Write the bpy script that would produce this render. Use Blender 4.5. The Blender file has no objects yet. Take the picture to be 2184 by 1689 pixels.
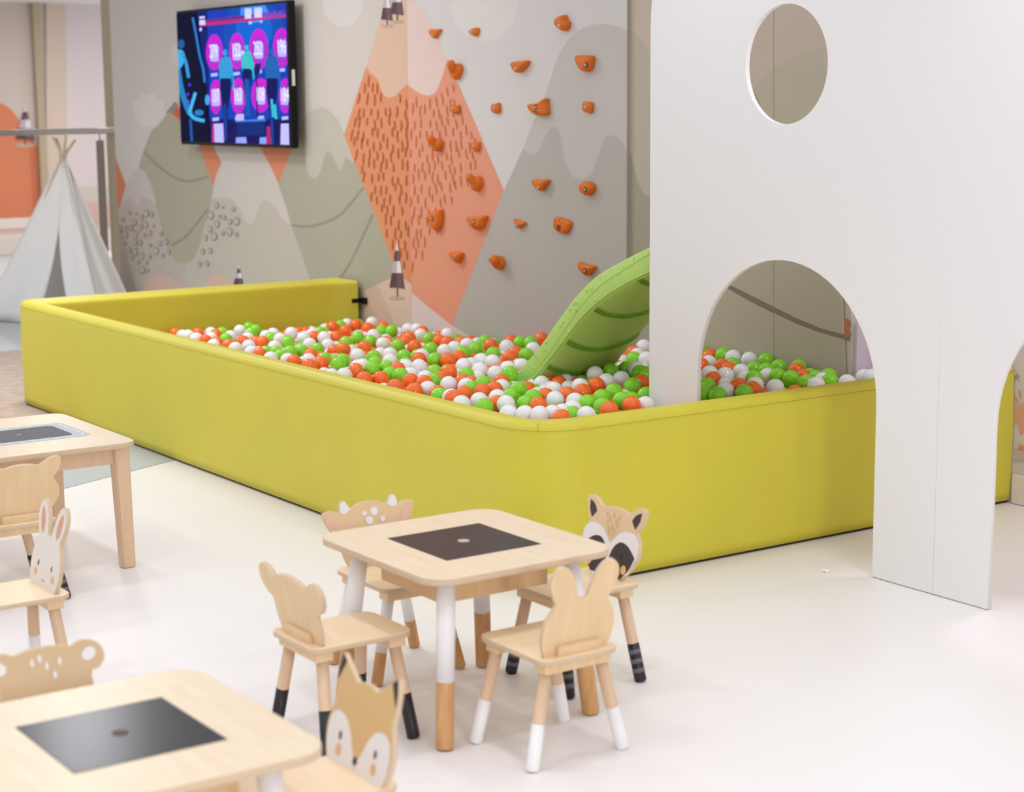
import bpy, bmesh, math, random, base64, zlib
from mathutils import Vector, Matrix
import numpy as np

# ---------------------------------------------------------------- camera, world, lights, exposure
SC = bpy.context.scene
COL = SC.collection
F_PX, PITCH, ROLL, YAW, CAM_H = 3885.5, 0.161887, -0.008154, 0.604534, 1.68
fw = Vector((-math.cos(YAW), math.sin(YAW), 0)); rt = Vector((math.sin(YAW), math.cos(YAW), 0)); upv = Vector((0, 0, 1))
Fv = fw*math.cos(PITCH) - upv*math.sin(PITCH)
Uv = fw*math.sin(PITCH) + upv*math.cos(PITCH)
Rv = rt*math.cos(ROLL) + Uv*math.sin(ROLL)
Uv = -rt*math.sin(ROLL) + Uv*math.cos(ROLL)
EYE = Vector((0, 0, CAM_H))
cd = bpy.data.cameras.new('camera'); cam = bpy.data.objects.new('camera', cd); COL.objects.link(cam)
cam.matrix_world = Matrix(((Rv.x, Uv.x, -Fv.x, EYE.x), (Rv.y, Uv.y, -Fv.y, EYE.y), (Rv.z, Uv.z, -Fv.z, EYE.z), (0, 0, 0, 1)))
cd.sensor_width = 36.0; cd.lens = F_PX/2184*36.0; cd.clip_start = 0.05; cd.clip_end = 100
cd.dof.use_dof = True; cd.dof.focus_distance = 6.9; cd.dof.aperture_fstop = 3.2
SC.camera = cam
SC.view_settings.view_transform = 'Standard'; SC.view_settings.look = 'None'
SC.view_settings.exposure = 0.2; SC.view_settings.gamma = 1.0; SC.view_settings.use_curve_mapping = False
W = bpy.data.worlds.new('World'); SC.world = W; W.use_nodes = True
W.node_tree.nodes['Background'].inputs[0].default_value = (0.955, 0.97, 1.01, 1)
W.node_tree.nodes['Background'].inputs[1].default_value = 0.74

def area(name, loc, size, power, col=(1, .95, .9), rot=(0, 0, 0), shape='DISK', size_y=None, spread=180):
    l = bpy.data.lights.new(name, 'AREA'); l.energy = power; l.shape = shape; l.size = size; l.color = col
    if size_y: l.size_y = size_y
    l.spread = math.radians(spread)
    o = bpy.data.objects.new(name, l); o.location = loc; o.rotation_euler = rot; COL.objects.link(o); return o
CEIL = 3.0
for ix, x in enumerate((-12.6, -10.8, -9.0, -7.2, -5.4, -3.6, -1.8, 0.0, 1.8)):
    for iy, y in enumerate((-0.9, 0.8, 2.5, 4.2)):
        area('downlight_and_fill', (x + .15*(iy % 2), y, CEIL-.03), .2, (3.2 if x < -3 else 3.6)*(.4 if y > 4 and x < -5 else 1), (.97, .985, 1.03), spread=110)
for y in (8.0, 6.6): area('downlight_and_fill', (-18.0, y, 2.7), .3, 42, (1, .97, .95))
area('downlight_and_fill', (-11.6, 2.2, 2.9), .2, 40, (.97, .985, 1.03))  # unseen lamp added to brighten the teepee canvas
area('downlight_and_fill', (-10.6, 0.6, 2.9), .2, 5, (.97, .985, 1.03))
area('downlight_and_fill', (-4.0, 5.3, 2.5), .3, 11, (1.0, .9, 1.0))  # pinkish fill light, added to lift the playhouse interior
area('ceiling_panel', (-9.9, 3.75, CEIL-.02), .45, 30, (.97, .985, 1.03), (0, 0, 0), 'SQUARE')
area('window_light', (3.0, 0.8, 2.1), .9, 80, (.98, .985, 1.04), (math.radians(78), 0, math.radians(63)), 'RECTANGLE', 1.2)

# ---------------------------------------------------------------- helpers
def srgb(r, g, b):
    f = lambda c: (c/255/12.92) if c/255 <= .04045 else ((c/255+.055)/1.055)**2.4
    return (f(r), f(g), f(b), 1)

def ray(px, py):
    return Rv*((px-1092)/F_PX) - Uv*((py-844.5)/F_PX) + Fv
def on_y(px, py, y):
    d = ray(px, py); return EYE + d*(y/d.y)
def on_x(px, py, x):
    d = ray(px, py); return EYE + d*(x/d.x)
def on_z(px, py, z=0.0):
    d = ray(px, py); return EYE + d*((z-CAM_H)/d.z)

def mat(name, col, rough=.5, spec=.5, noise=0.0, nscale=8.0, bump=0.0, bscale=200.0, emit=0.0, metal=0.0, coat=0.0, stretch=None, sub=0.0, col2=None):
    m = bpy.data.materials.new(name); m.use_nodes = True
    nt = m.node_tree; b = nt.nodes['Principled BSDF']
    b.inputs['Base Color'].default_value = col; b.inputs['Roughness'].default_value = rough
    b.inputs['Specular IOR Level'].default_value = spec; b.inputs['Metallic'].default_value = metal
    b.inputs['Coat Weight'].default_value = coat
    if sub: b.inputs['Subsurface Weight'].default_value = sub; b.inputs['Subsurface Radius'].default_value = (.01, .01, .01)
    if emit:
        b.inputs['Emission Color'].default_value = col; b.inputs['Emission Strength'].default_value = emit
        b.inputs['Base Color'].default_value = (.004, .004, .005, 1); b.inputs['Specular IOR Level'].default_value = .08; b.inputs['IOR'].default_value = 1.15
    if noise or bump:
        tc = nt.nodes.new('ShaderNodeTexCoord'); mp = nt.nodes.new('ShaderNodeMapping')
        nt.links.new(tc.outputs['Object'], mp.inputs[0])
        if stretch: mp.inputs['Scale'].default_value = stretch
    if noise:
        n = nt.nodes.new('ShaderNodeTexNoise'); n.inputs['Scale'].default_value = nscale; n.inputs['Detail'].default_value = 5
        nt.links.new(mp.outputs[0], n.inputs['Vector'])
        r = nt.nodes.new('ShaderNodeValToRGB'); r.color_ramp.elements[0].position = .3; r.color_ramp.elements[1].position = .7
        c2 = col2 if col2 else tuple(c*(1-noise) for c in col[:3]) + (1,)
        r.color_ramp.elements[0].color = c2; r.color_ramp.elements[1].color = col
        nt.links.new(n.outputs['Fac'], r.inputs[0]); nt.links.new(r.outputs[0], b.inputs['Base Color'])
    if bump:
        n2 = nt.nodes.new('ShaderNodeTexNoise'); n2.inputs['Scale'].default_value = bscale; n2.inputs['Detail'].default_value = 3
        nt.links.new(tc.outputs['Object'], n2.inputs['Vector'])
        bp = nt.nodes.new('ShaderNodeBump'); bp.inputs['Strength'].default_value = bump; bp.inputs['Distance'].default_value = .002
        nt.links.new(n2.outputs['Fac'], bp.inputs['Height']); nt.links.new(bp.outputs[0], b.inputs['Normal'])
    return m

M = {}
M['floor'] = mat('floor_vinyl', srgb(237, 232, 230), .40, .3, noise=.02, nscale=1.4)
M['floor_grey'] = mat('floor_grey', srgb(184, 188, 188), .5, .3, noise=.03, nscale=3)
M['carpet'] = mat('carpet', srgb(196, 177, 162), .95, .1, noise=.2, nscale=14, bump=.6, bscale=600, col2=srgb(172, 154, 140))
M['ceiling'] = mat('ceiling', srgb(232, 232, 234), .8, .2)
M['white_board'] = mat('white_laminate', srgb(235, 232, 231), .42, .35)
M['yellow'] = mat('yellow_green_vinyl', srgb(211, 199, 62), .44, .38, noise=.05, nscale=2.5, bump=.15, bscale=500)
M['seam'] = mat('seam_thread', srgb(168, 160, 62), .7)
M['shadow_strip'] = mat('dark_shadow_strip', srgb(58, 44, 30), .8)  # dark brown painted for the shadow line below the cushions
M['black'] = mat('black_plastic', srgb(16, 16, 18), .5, .2)
M['birch'] = mat('birch_ply', srgb(234, 214, 186), .34, .3, noise=.07, nscale=6, stretch=(1, 7, 1), col2=srgb(228, 204, 172))
M['birch_seat'] = mat('birch_seat', srgb(246, 222, 188), .35, .4, noise=.07, nscale=6, stretch=(1, 7, 1), col2=srgb(240, 212, 174))
M['birch_back'] = mat('birch_back', srgb(232, 203, 162), .5, .35, noise=.08, nscale=7, stretch=(6, 1, 1), col2=srgb(224, 192, 148))
M['birch_edge'] = mat('birch_edge', srgb(216, 190, 160), .6, .3, noise=.1, nscale=30, stretch=(1, 1, 8))
M['beech'] = mat('beech_leg', srgb(212, 164, 110), .45, .35, noise=.12, nscale=9, stretch=(6, 6, 1), col2=srgb(194, 142, 90))
M['beech_pale'] = mat('beech_pale', srgb(224, 190, 158), .45, .35, noise=.08, nscale=9, stretch=(6, 6, 1))
M['white_paint'] = mat('white_paint', srgb(238, 235, 234), .35, .4)
M['black_paint'] = mat('black_paint', srgb(38, 32, 36), .4, .4)
M['grey_paint'] = mat('grey_paint', srgb(104, 100, 104), .4, .4)
M['chalk'] = mat('chalkboard', srgb(38, 35, 36), .24, .4, noise=.12, nscale=10)
M['chalk'].node_tree.nodes['Principled BSDF'].inputs['IOR'].default_value = 1.28
M['birch_box'] = mat('birch_box', srgb(224, 188, 144), .5, .3, noise=.08, nscale=7, stretch=(1, 6, 1), col2=srgb(214, 176, 130))
M['hole'] = mat('finger_hole', srgb(190, 184, 168), .6)
M['hole_dark'] = mat('finger_hole_dark', srgb(92, 66, 56), .6)
M['road'] = mat('road_print', srgb(176, 182, 184), .5)
M['road_line'] = mat('road_line', srgb(226, 232, 232), .5)
M['chalk_grey'] = mat('chalk_inset_grey', srgb(84, 82, 86), .55, .3, noise=.15, nscale=40)
M['gold'] = mat('ochre_mark', srgb(190, 150, 80), .5)
M['tan_print'] = mat('tan_print', srgb(226, 196, 156), .45, .35)
M['fox_print'] = mat('fox_print', srgb(218, 182, 126), .45, .35)
M['bear_print'] = mat('bear_print', srgb(212, 184, 146), .45, .35, noise=.04, nscale=8)
M['rabbit_print'] = mat('rabbit_print', srgb(226, 218, 208), .45, .35)
M['white_print'] = mat('white_print', srgb(236, 232, 230), .45, .35)
M['dark_print'] = mat('dark_print', srgb(66, 56, 54), .45, .35)
M['eye_print'] = mat('eye_print', srgb(38, 28, 34), .45)
M['blush'] = mat('blush_print', srgb(234, 182, 134), .45)
M['pink_print'] = mat('pink_print', srgb(232, 188, 164), .45)
M['ear_orange'] = mat('ear_print', srgb(214, 152, 112), .45)
M['steel'] = mat('brushed_steel', srgb(178, 170, 160), .35, .5, metal=.85)
M['baluster'] = mat('baluster_metal', srgb(132, 122, 110), .45, .5, metal=.5)
M['bolt'] = mat('bolt_steel', srgb(196, 200, 206), .3, .5, metal=.8)
M['canvas'] = mat('white_canvas', srgb(245, 244, 241), .85, .15, bump=.2, bscale=900)
_nt = M['canvas'].node_tree; _tr = _nt.nodes.new('ShaderNodeBsdfTranslucent'); _tr.inputs[0].default_value = srgb(235, 230, 222); _mx = _nt.nodes.new('ShaderNodeMixShader'); _mx.inputs[0].default_value = .22
_nt.links.new(_nt.nodes['Principled BSDF'].outputs[0], _mx.inputs[1]); _nt.links.new(_tr.outputs[0], _mx.inputs[2]); _nt.links.new(_mx.outputs[0], _nt.nodes['Material Output'].inputs[0])
M['pole'] = mat('pine_pole', srgb(206, 184, 148), .6)
M['rope'] = mat('cotton_rope', srgb(214, 200, 186), .9)
M['slide'] = mat('lime_plastic', srgb(184, 218, 116), .38, .4)
M['slide_rib'] = mat('lime_plastic_rib', srgb(128, 178, 50), .42, .4)
M['hold'] = mat('hold_resin', srgb(220, 114, 34), .6, .3, bump=.5, bscale=160, noise=.1, nscale=40)
M['hold_groove'] = mat('hold_recess', srgb(120, 52, 18), .8)
M['ball_o'] = mat('ball_orange', srgb(250, 112, 34), .06, .6)
M['ball_w'] = mat('ball_white', srgb(240, 239, 240), .06, .6)
M['ball_g'] = mat('ball_green', srgb(138, 216, 42), .06, .6)
M['pink_trim'] = mat('pink_jamb', srgb(206, 190, 204), .7)
M['baseboard'] = mat('baseboard_paint', srgb(232, 222, 214), .5)
M['olive_frame'] = mat('olive_frame', srgb(178, 162, 134), .5)
M['switch'] = mat('switch_plastic', srgb(232, 226, 226), .4)
M['scrap'] = mat('paper_scrap', srgb(250, 250, 250), .8)

def tag(o, label=None, cat=None, group=None, kind=None):
    if label: o['label'] = label
    if cat: o['category'] = cat
    if group: o['group'] = group
    if kind: o['kind'] = kind
    return o

def link(name, me, parent=None):
    o = bpy.data.objects.new(name, me); COL.objects.link(o)
    if parent is not None: o.parent = parent
    return o

def empty(name, loc=(0, 0, 0), rz=0.0):
    o = bpy.data.objects.new(name, None); COL.objects.link(o); o.location = loc; o.rotation_euler = (0, 0, rz)
    o.empty_display_size = .1; return o

def pyobj(name, verts, faces, mats, parent=None, smooth=False, mi=None):
    me = bpy.data.meshes.new(name); me.from_pydata([tuple(v) for v in verts], [], faces)
    for m in (mats if isinstance(mats, (list, tuple)) else [mats]): me.materials.append(m)
    if mi is not None: me.polygons.foreach_set('material_index', mi)
    if smooth: me.polygons.foreach_set('use_smooth', [True]*len(me.polygons))
    me.update(); return link(name, me, parent)

def bmobj(name, bm, mats, parent=None, smooth=False):
    me = bpy.data.meshes.new(name); bm.normal_update(); bm.to_mesh(me); bm.free()
    for m in (mats if isinstance(mats, (list, tuple)) else [mats]): me.materials.append(m)
    if smooth: me.polygons.foreach_set('use_smooth', [True]*len(me.polygons))
    me.update(); return link(name, me, parent)

def box(name, lo, hi, m, parent=None, bev=.002, mtx=None, seg=2):
    bm = bmesh.new(); bmesh.ops.create_cube(bm, size=1)
    for v in bm.verts: v.co = Vector([lo[i] + (v.co[i]+.5)*(hi[i]-lo[i]) for i in range(3)])
    if bev: bmesh.ops.bevel(bm, geom=bm.edges[:], offset=bev, segments=seg, affect='EDGES', profile=.5)
    if mtx is not None: bmesh.ops.transform(bm, matrix=mtx, verts=bm.verts)
    return bmobj(name, bm, m, parent)

def cyl(name, a, b, r0, r1, m, parent=None, n=24, round_end=0.0, smooth=True):
    """tapered rod from a to b, rounded end at b"""
    a, b = Vector(a), Vector(b); d = b-a; L = d.length; q = d.to_track_quat('Z', 'Y')
    st = [(0, r0)]
    if round_end:
        st += [(L-round_end, r0+(r1-r0)*(L-round_end)/L)] + [(L-round_end+round_end*math.sin(t), r1-round_end+round_end*math.cos(t)) for t in (.5, 1.0, math.pi/2)]
    else: st += [(L, r1)]
    vs = []; fs = []
    for z, r in st:
        for k in range(n):
            t = 2*math.pi*k/n; vs.append(a + q @ Vector((r*math.cos(t), r*math.sin(t), z)))
    for i in range(len(st)-1):
        for k in range(n): fs.append((i*n+k, i*n+(k+1) % n, (i+1)*n+(k+1) % n, (i+1)*n+k))
    fs.append(tuple(range(n))[::-1]); fs.append(tuple((len(st)-1)*n+k for k in range(n)))
    o = pyobj(name, vs, fs, m, parent)
    if smooth: o.data.polygons.foreach_set('use_smooth', [len(p.vertices) == 4 for p in o.data.polygons])
    return o

def tube(name, pts, r, m, parent=None, n=10, closed=False):
    pts = [Vector(p) for p in pts]; vs = []; fs = []; N = len(pts)
    for i, p in enumerate(pts):
        t = (pts[(i+1) % N]-pts[i-1]) if closed else (pts[min(i+1, N-1)]-pts[max(i-1, 0)])
        q = t.to_track_quat('Z', 'Y')
        rr = r[i] if isinstance(r, (list, tuple)) else r
        for k in range(n):
            a = 2*math.pi*k/n; vs.append(p + q @ Vector((rr*math.cos(a), rr*math.sin(a), 0)))
    for i in range(N if closed else N-1):
        j = (i+1) % N
        for k in range(n): fs.append((i*n+k, i*n+(k+1) % n, j*n+(k+1) % n, j*n+k))
    if not closed: fs.append(tuple(range(n))[::-1]); fs.append(tuple((N-1)*n+k for k in range(n)))
    return pyobj(name, vs, fs, m, parent, smooth=True)

def smooth_closed(pts, k=5):
    """Catmull-Rom through closed points; a point given as (x, y, 1) stays a sharp corner"""
    out = []; n = len(pts)
    for i in range(n):
        p0, p1, p2, p3 = pts[i-1], pts[i], pts[(i+1) % n], pts[(i+2) % n]
        if len(p1) > 2: p0 = (2*p1[0]-p2[0], 2*p1[1]-p2[1])
        if len(p2) > 2: p3 = (2*p2[0]-p1[0], 2*p2[1]-p1[1])
        for j in range(k):
            t = j/k; t2 = t*t; t3 = t2*t
            out.append(tuple(.5*((2*p1[a]) + (-p0[a]+p2[a])*t + (2*p0[a]-5*p1[a]+4*p2[a]-p3[a])*t2 + (-p0[a]+3*p1[a]-3*p2[a]+p3[a])*t3) for a in (0, 1)))
    return out

def smooth_open(pts, k=6):
    out = []; n = len(pts)
    for i in range(n-1):
        p0, p1, p2, p3 = pts[max(i-1, 0)], pts[i], pts[i+1], pts[min(i+2, n-1)]
        for j in range(k):
            t = j/k; t2 = t*t; t3 = t2*t
            out.append(tuple(.5*((2*p1[a]) + (-p0[a]+p2[a])*t + (2*p0[a]-5*p1[a]+4*p2[a]-p3[a])*t2 + (-p0[a]+3*p1[a]-3*p2[a]+p3[a])*t3) for a in range(len(p1))))
    out.append(tuple(pts[-1])); return out

def mirror(half):
    """half outline from bottom centre (x>=0) to top centre -> whole outline"""
    L = [((-p[0],) + tuple(p[1:])) for p in half if p[0] > 1e-6]
    return list(half) + L[::-1]

def ellipse(cx, cy, rx, ry, n=32, rot=0.0):
    c, s = math.cos(rot), math.sin(rot)
    return [(cx + rx*math.cos(t)*c - ry*math.sin(t)*s, cy + rx*math.cos(t)*s + ry*math.sin(t)*c) for t in [2*math.pi*k/n for k in range(n)]]

def stroke(pts, w):
    """polyline with width -> polygon; w number or (start, mid.., end)"""
    L = []; Rr = []; n = len(pts)
    for i in range(n):
        a = pts[max(i-1, 0)]; b = pts[min(i+1, n-1)]; dx, dy = b[0]-a[0], b[1]-a[1]; l = math.hypot(dx, dy) or 1
        ww = (w if not isinstance(w, (list, tuple)) else w[i])/2
        L.append((pts[i][0]-dy/l*ww, pts[i][1]+dx/l*ww)); Rr.append((pts[i][0]+dy/l*ww, pts[i][1]-dx/l*ww))
    return L + Rr[::-1]

def plate(name, outline, holes, thick, mtx, mats, parent=None, bev=.0015):
    """flat board cut from a 2D outline with holes, via a filled curve; local XY is the board plane, Z its thickness (centred)"""
    cu = bpy.data.curves.new(name, 'CURVE'); cu.dimensions = '2D'; cu.fill_mode = 'BOTH'
    cu.extrude = thick/2-bev; cu.bevel_depth = bev; cu.bevel_resolution = 1; cu.offset = -bev
    for L in [outline] + list(holes):
        sp = cu.splines.new('POLY'); sp.points.add(len(L)-1)
        for i, p in enumerate(L): sp.points[i].co = (p[0], p[1], 0, 1)
        sp.use_cyclic_u = True
    tmp = bpy.data.objects.new('tmp', cu)
    me = bpy.data.meshes.new_from_object(tmp); bpy.data.objects.remove(tmp); bpy.data.curves.remove(cu)
    me.name = name; me.materials.clear()
    me.transform(mtx)
    for m in (mats if isinstance(mats, (list, tuple)) else [mats]): me.materials.append(m)
    n = (mtx.to_3x3() @ Vector((0, 0, 1))).normalized()
    if isinstance(mats, (list, tuple)) and len(mats) > 1:
        for p in me.polygons:
            d = p.normal.dot(n)
            p.material_index = 0 if d > .9 else (1 if d < -.9 else min(2, len(mats)-1))
    me.update()
    return link(name, me, parent)

def decals(name, layers, fn, parent, step=.0004):
    """flat print: list of (points2d, material, [level]) mapped by fn(x, y, level*step)"""
    vs = []; fs = []; mi = []; ms = []
    for k, L in enumerate(layers):
        pts, m = L[0], L[1]; lev = L[2] if len(L) > 2 else k
        if m not in ms: ms.append(m)
        if len(pts) < 3: continue
        b = len(vs); vs += [fn(p[0], p[1], (lev+1)*step) for p in pts]
        fs.append(tuple(range(b, b+len(pts)))); mi.append(ms.index(m))
    return pyobj(name, vs, fs, ms, parent, mi=mi)

def clip_x(poly, lo, hi):
    for s, lim in ((1, lo), (-1, hi)):
        out = []
        for i in range(len(poly)):
            a, b = poly[i-1], poly[i]; ia, ib = s*(a[0]-lim) >= 0, s*(b[0]-lim) >= 0
            if ia != ib:
                t = (lim-a[0])/(b[0]-a[0]); out.append((lim, a[1]+(b[1]-a[1])*t))
            if ib: out.append(b)
        poly = out
        if not poly: return []
    return poly

def rrect(x0, y0, x1, y1, r, n=6):
    out = []
    for cx, cy, a0 in ((x1-r, y0+r, -90), (x1-r, y1-r, 0), (x0+r, y1-r, 90), (x0+r, y0+r, 180)):
        for k in range(n+1):
            a = math.radians(a0+90*k/n); out.append((cx+r*math.cos(a), cy+r*math.sin(a)))
    return out

PXZ = Matrix(((1, 0, 0, 0), (0, 0, 1, 0), (0, 1, 0, 0), (0, 0, 0, 1)))   # board plane XY -> world XZ, thickness along Y

def copy_tree(o, parent=None):
    c = o.copy(); COL.objects.link(c); c.parent = parent
    for ch in list(o.children): copy_tree(ch, c)
    return c

# ================================================================= THE SETTING
WY = 5.58          # mural wall face
BY = 5.555         # face of the climbing board
SY = 5.93          # wall with the stars
FRONT = 4.592      # face of the white playhouse
# floor
fl = pyobj('floor', [(-23, -5, 0), (4, -5, 0), (4, 9.5, 0), (-23, 9.5, 0), (-23, -5, -.05), (4, -5, -.05), (4, 9.5, -.05), (-23, 9.5, -.05)],
           [(0, 1, 2, 3), (7, 6, 5, 4), (0, 4, 5, 1), (1, 5, 6, 2), (2, 6, 7, 3), (3, 7, 4, 0)], M['floor']); tag(fl, kind='structure')
g = pyobj('floor_zone', [(-7.14, 1.9, .0015), (-7.585, 2.842, .0015), (-7.884, 3.494, .0015), (-8.6, 5.0, .0015), (-14.3, 5.6, .0015), (-22.8, 9.4, .0015), (-22.8, 1.2, .0015), (-9, 1.2, .0015)],
          [tuple(range(8))], M['floor_grey'], fl)
ce = box('ceiling', (-23, -1, CEIL), (-10.5, 9.5, CEIL+.1), M['ceiling'], bev=0); tag(ce, kind='structure')

# mural wall: thick, its right end stands free with a curved outline
wl = [(-13.459, 0), (-5.521, 0), (-5.521, .72), (-5.535, .78), (-5.57, .86), (-5.63, 1.0), (-5.69, 1.2), (-5.722, 1.5), (-5.724, 1.9), (-5.724, CEIL), (-13.459, CEIL)]
M['wall_paint'] = mat('wall_paint', srgb(206, 194, 184), .75, .2, noise=.02, nscale=1.2, bump=.08, bscale=300)
wb = plate('wall_back', wl, [], .11, Matrix.Translation((0, WY+.055, 0)) @ PXZ, [M['wall_paint']]); tag(wb, kind='structure')
jam = plate('trim_1', [(-.0, 0), (.0225, 0), (.0225, .72), (.0, .72)], [], .10, Matrix.Translation((-5.5205, WY+.058, 0)) @ PXZ, M['pink_trim']); tag(jam, kind='structure')
ws = box('wall_right', (-5.9, SY, 0), (4, SY+.1, CEIL), M['wall_paint'], bev=0); tag(ws, kind='structure')
bb = box('baseboard_right', (-4.915, SY-.018, .002), (4, SY, .125), M['baseboard'], bev=.004); tag(bb, kind='structure')
# rear space at far left
wr = box('wall_left', (-21.1, 3.0, 0), (-21.0, 9.5, CEIL), M['wall_paint'], bev=0); tag(wr, kind='structure')
cap = box('trim_2', (-14.78, 6.05, 0), (-14.72, 6.20, CEIL), M['olive_frame'], bev=.004); tag(cap, kind='structure')
stp = box('trim_3', (-21.0, 3.0, .002), (-19.85, 9.4, .22), M['wall_paint'], bev=.01); tag(stp, kind='structure')
b2 = box('baseboard_left', (-21.0, 3.0, .22), (-20.97, 8.25, .34), M['baseboard'], bev=.003); tag(b2, kind='structure')
sf = box('trim_5', (-21.0, 3.0, on_x(100, 7, -21.0).z), (-14.0, 9.4, CEIL-.002), M['ceiling'], bev=0); tag(sf, kind='structure')

def C(r, g, b, rough=.7):
    k = 'print_%d_%d_%d' % (r, g, b)
    if k not in M: M[k] = mat(k, srgb(r, g, b), rough, .22, noise=.02, nscale=2)
    return M[k]
def wallpt(y):
    return lambda L: [(on_y(q[0], q[1], y).x, on_y(q[0], q[1], y).z) for q in L]
WP = wallpt(WY); BP = wallpt(BY)

def tree_print(cx, top, base, w, stem, P):
    """conifer of dark and white bands, left half in shade tone"""
    out = []; h = base-top
    cuts = [0, .22, .45, .70, 1.0]; cols = [((214, 204, 208), (232, 228, 230)), ((98, 76, 82), (118, 92, 98)), ((190, 176, 182), (226, 222, 226)), ((92, 70, 76), (114, 88, 92))]
    for k in range(4):
        a, b = cuts[k], cuts[k+1]
        xa, xb = w/2*a, w/2*b; ya, yb = top+h*a, top+h*b
        n = 5
        Lz = [(cx-xb + xb*i/n, yb + (2 if i % 2 else 0)*h/110) for i in range(n+1)]
        Rz = [(cx + xb*i/n, yb + (2 if i % 2 else 0)*h/110 + i*.6) for i in range(n+1)]
        out.append((P([(cx, ya), (cx-xa, ya)] + Lz), C(*cols[k][0])))
        out.append((P([(cx, ya)] + Rz + [(cx+xa, ya)]), C(*cols[k][1])))
    out.insert(0, (P(stroke([(cx, base-2), (cx+.5, base+stem)], w*.07)), C(88, 94, 82)))
    out.insert(0, (P(ellipse(cx, base+stem+2, w*.5, w*.11, 20)), C(190, 170, 150)))
    return out

def sm(L, k=5): return smooth_closed(L, k)
mur = []
A = lambda pts, c, s=False: mur.append((WP(sm(pts) if s else pts), C(*c)))
A([(200, -260), (900, -260), (900, 720), (200, 720)], (204, 196, 188))
# sky clouds
A(ellipse(732, 4, 43, 54), (212, 204, 198))
A([(285, 232), (287, 215), (296, 212), (299, 203), (306, 198), (315, 204), (320, 199), (330, 202), (335, 214), (345, 212), (350, 225), (350, 240), (343, 256), (330, 266), (312, 269), (295, 261)], (212, 204, 198), True)
A([(370, 95, 1), (366, 110), (369, 128), (382, 140), (395, 120), (385, 90)], (212, 204, 198), True)
# house
A([(357, 240), (372, 218), (392, 240), (392, 264), (358, 262)], (196, 104, 80))
A([(354, 240), (372, 217), (382, 222), (366, 246)], (150, 134, 124))
# orange sliver at the frame
A([(242, 300), (248, 340), (270, 398), (253, 458), (242, 480)], (208, 124, 92))
# sage mountain one
A([(296, 358, 1), (304, 328), (322, 282), (335, 270), (352, 250), (362, 240), (392, 262, 1), (392, 300, 1), (427, 315, 1), (456, 398, 1), (447, 450), (435, 490), (424, 530), (410, 557), (395, 568), (378, 560), (362, 535), (350, 500), (338, 455), (325, 400), (312, 372)], (170, 165, 144), True)
for rope in ([(307, 323), (325, 342), (350, 364), (380, 382), (410, 386), (446, 376)], [(366, 523), (392, 508), (418, 480), (443, 446)]):
    mur.append((WP(stroke(smooth_open(rope, 4), 5.5)), C(152, 140, 128)))
# orange V shapes
A([(420, 300), (456, 300), (456, 315), (472, 346), (456, 398), (440, 355), (427, 315)], (214, 134, 100))
A([(547, 300), (626, 300), (624, 315), (595, 392), (580, 363), (566, 338), (547, 315)], (214, 134, 100))
# grey hill with rings (left)
A([(242, 660, 1), (242, 470, 1), (256, 440), (263, 415), (272, 388), (284, 367), (297, 359), (309, 367), (318, 385), (325, 400), (338, 455), (350, 500), (362, 535), (378, 560), (395, 568), (420, 660, 1)], (186, 176, 165), True)
A([(258, 436, 1), (263, 415), (272, 388), (284, 367), (297, 359), (309, 367), (318, 385), (325, 400), (333, 436), (322, 428), (312, 420), (302, 424), (296, 440), (287, 430), (277, 422), (268, 428)], (196, 186, 178), True)
# pale hill with rings (middle)
A([(395, 660, 1), (395, 568), (410, 557), (424, 530), (435, 490), (447, 450), (456, 398), (463, 370), (475, 345), (488, 328), (500, 315), (550, 313), (566, 334), (580, 360), (595, 395), (610, 440), (625, 490), (645, 545), (662, 598), (668, 660, 1)], (190, 183, 168), True)
A([(453, 424, 1), (456, 398), (463, 370), (475, 345), (488, 328), (500, 315), (550, 313), (566, 334), (580, 360), (595, 395), (610, 440), (620, 474), (611, 476), (600, 464), (590, 446), (578, 433), (566, 427), (556, 436), (548, 455), (541, 472), (531, 477), (521, 467), (512, 445), (502, 430), (490, 423), (470, 422)], (202, 194, 186), True)
# sage mountain two
A([(664, 660, 1), (662, 598, 1), (645, 545), (625, 490), (610, 440), (595, 392, 1), (624, 315, 1), (634, 305), (644, 302), (660, 300), (758, 347, 1), (772, 385, 1), (860, 610, 1), (860, 660, 1)], (170, 167, 148), True)
A([(634, 330, 1), (637, 290), (646, 262), (662, 239), (683, 230), (701, 236), (716, 252), (728, 275), (740, 300, 1), (758, 347, 1), (748, 343), (742, 336), (736, 338), (731, 355), (727, 363), (722, 358), (712, 337), (703, 322), (695, 328), (688, 352), (680, 374), (670, 381), (660, 372), (652, 345), (650, 315), (644, 303)], (188, 183, 170), True)
for rope in ([(622, 480), (655, 483), (690, 476), (725, 459), (752, 430), (776, 400)], [(726, 594), (748, 560), (772, 510), (796, 456)]):
    mur.append((WP(stroke(smooth_open(rope, 4), 6)), C(152, 144, 132)))
# pink hummocks along the bottom
A([(300, 680, 1), (306, 620), (315, 596), (335, 584), (358, 587), (380, 602), (400, 615), (420, 680, 1)], (208, 176, 162), True)
A([(418, 680, 1), (432, 618), (448, 594), (462, 583), (476, 590), (492, 604), (510, 615), (530, 680, 1)], (212, 180, 164), True)
mur += tree_print(510, 563, 606, 22, 8, WP)
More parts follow.
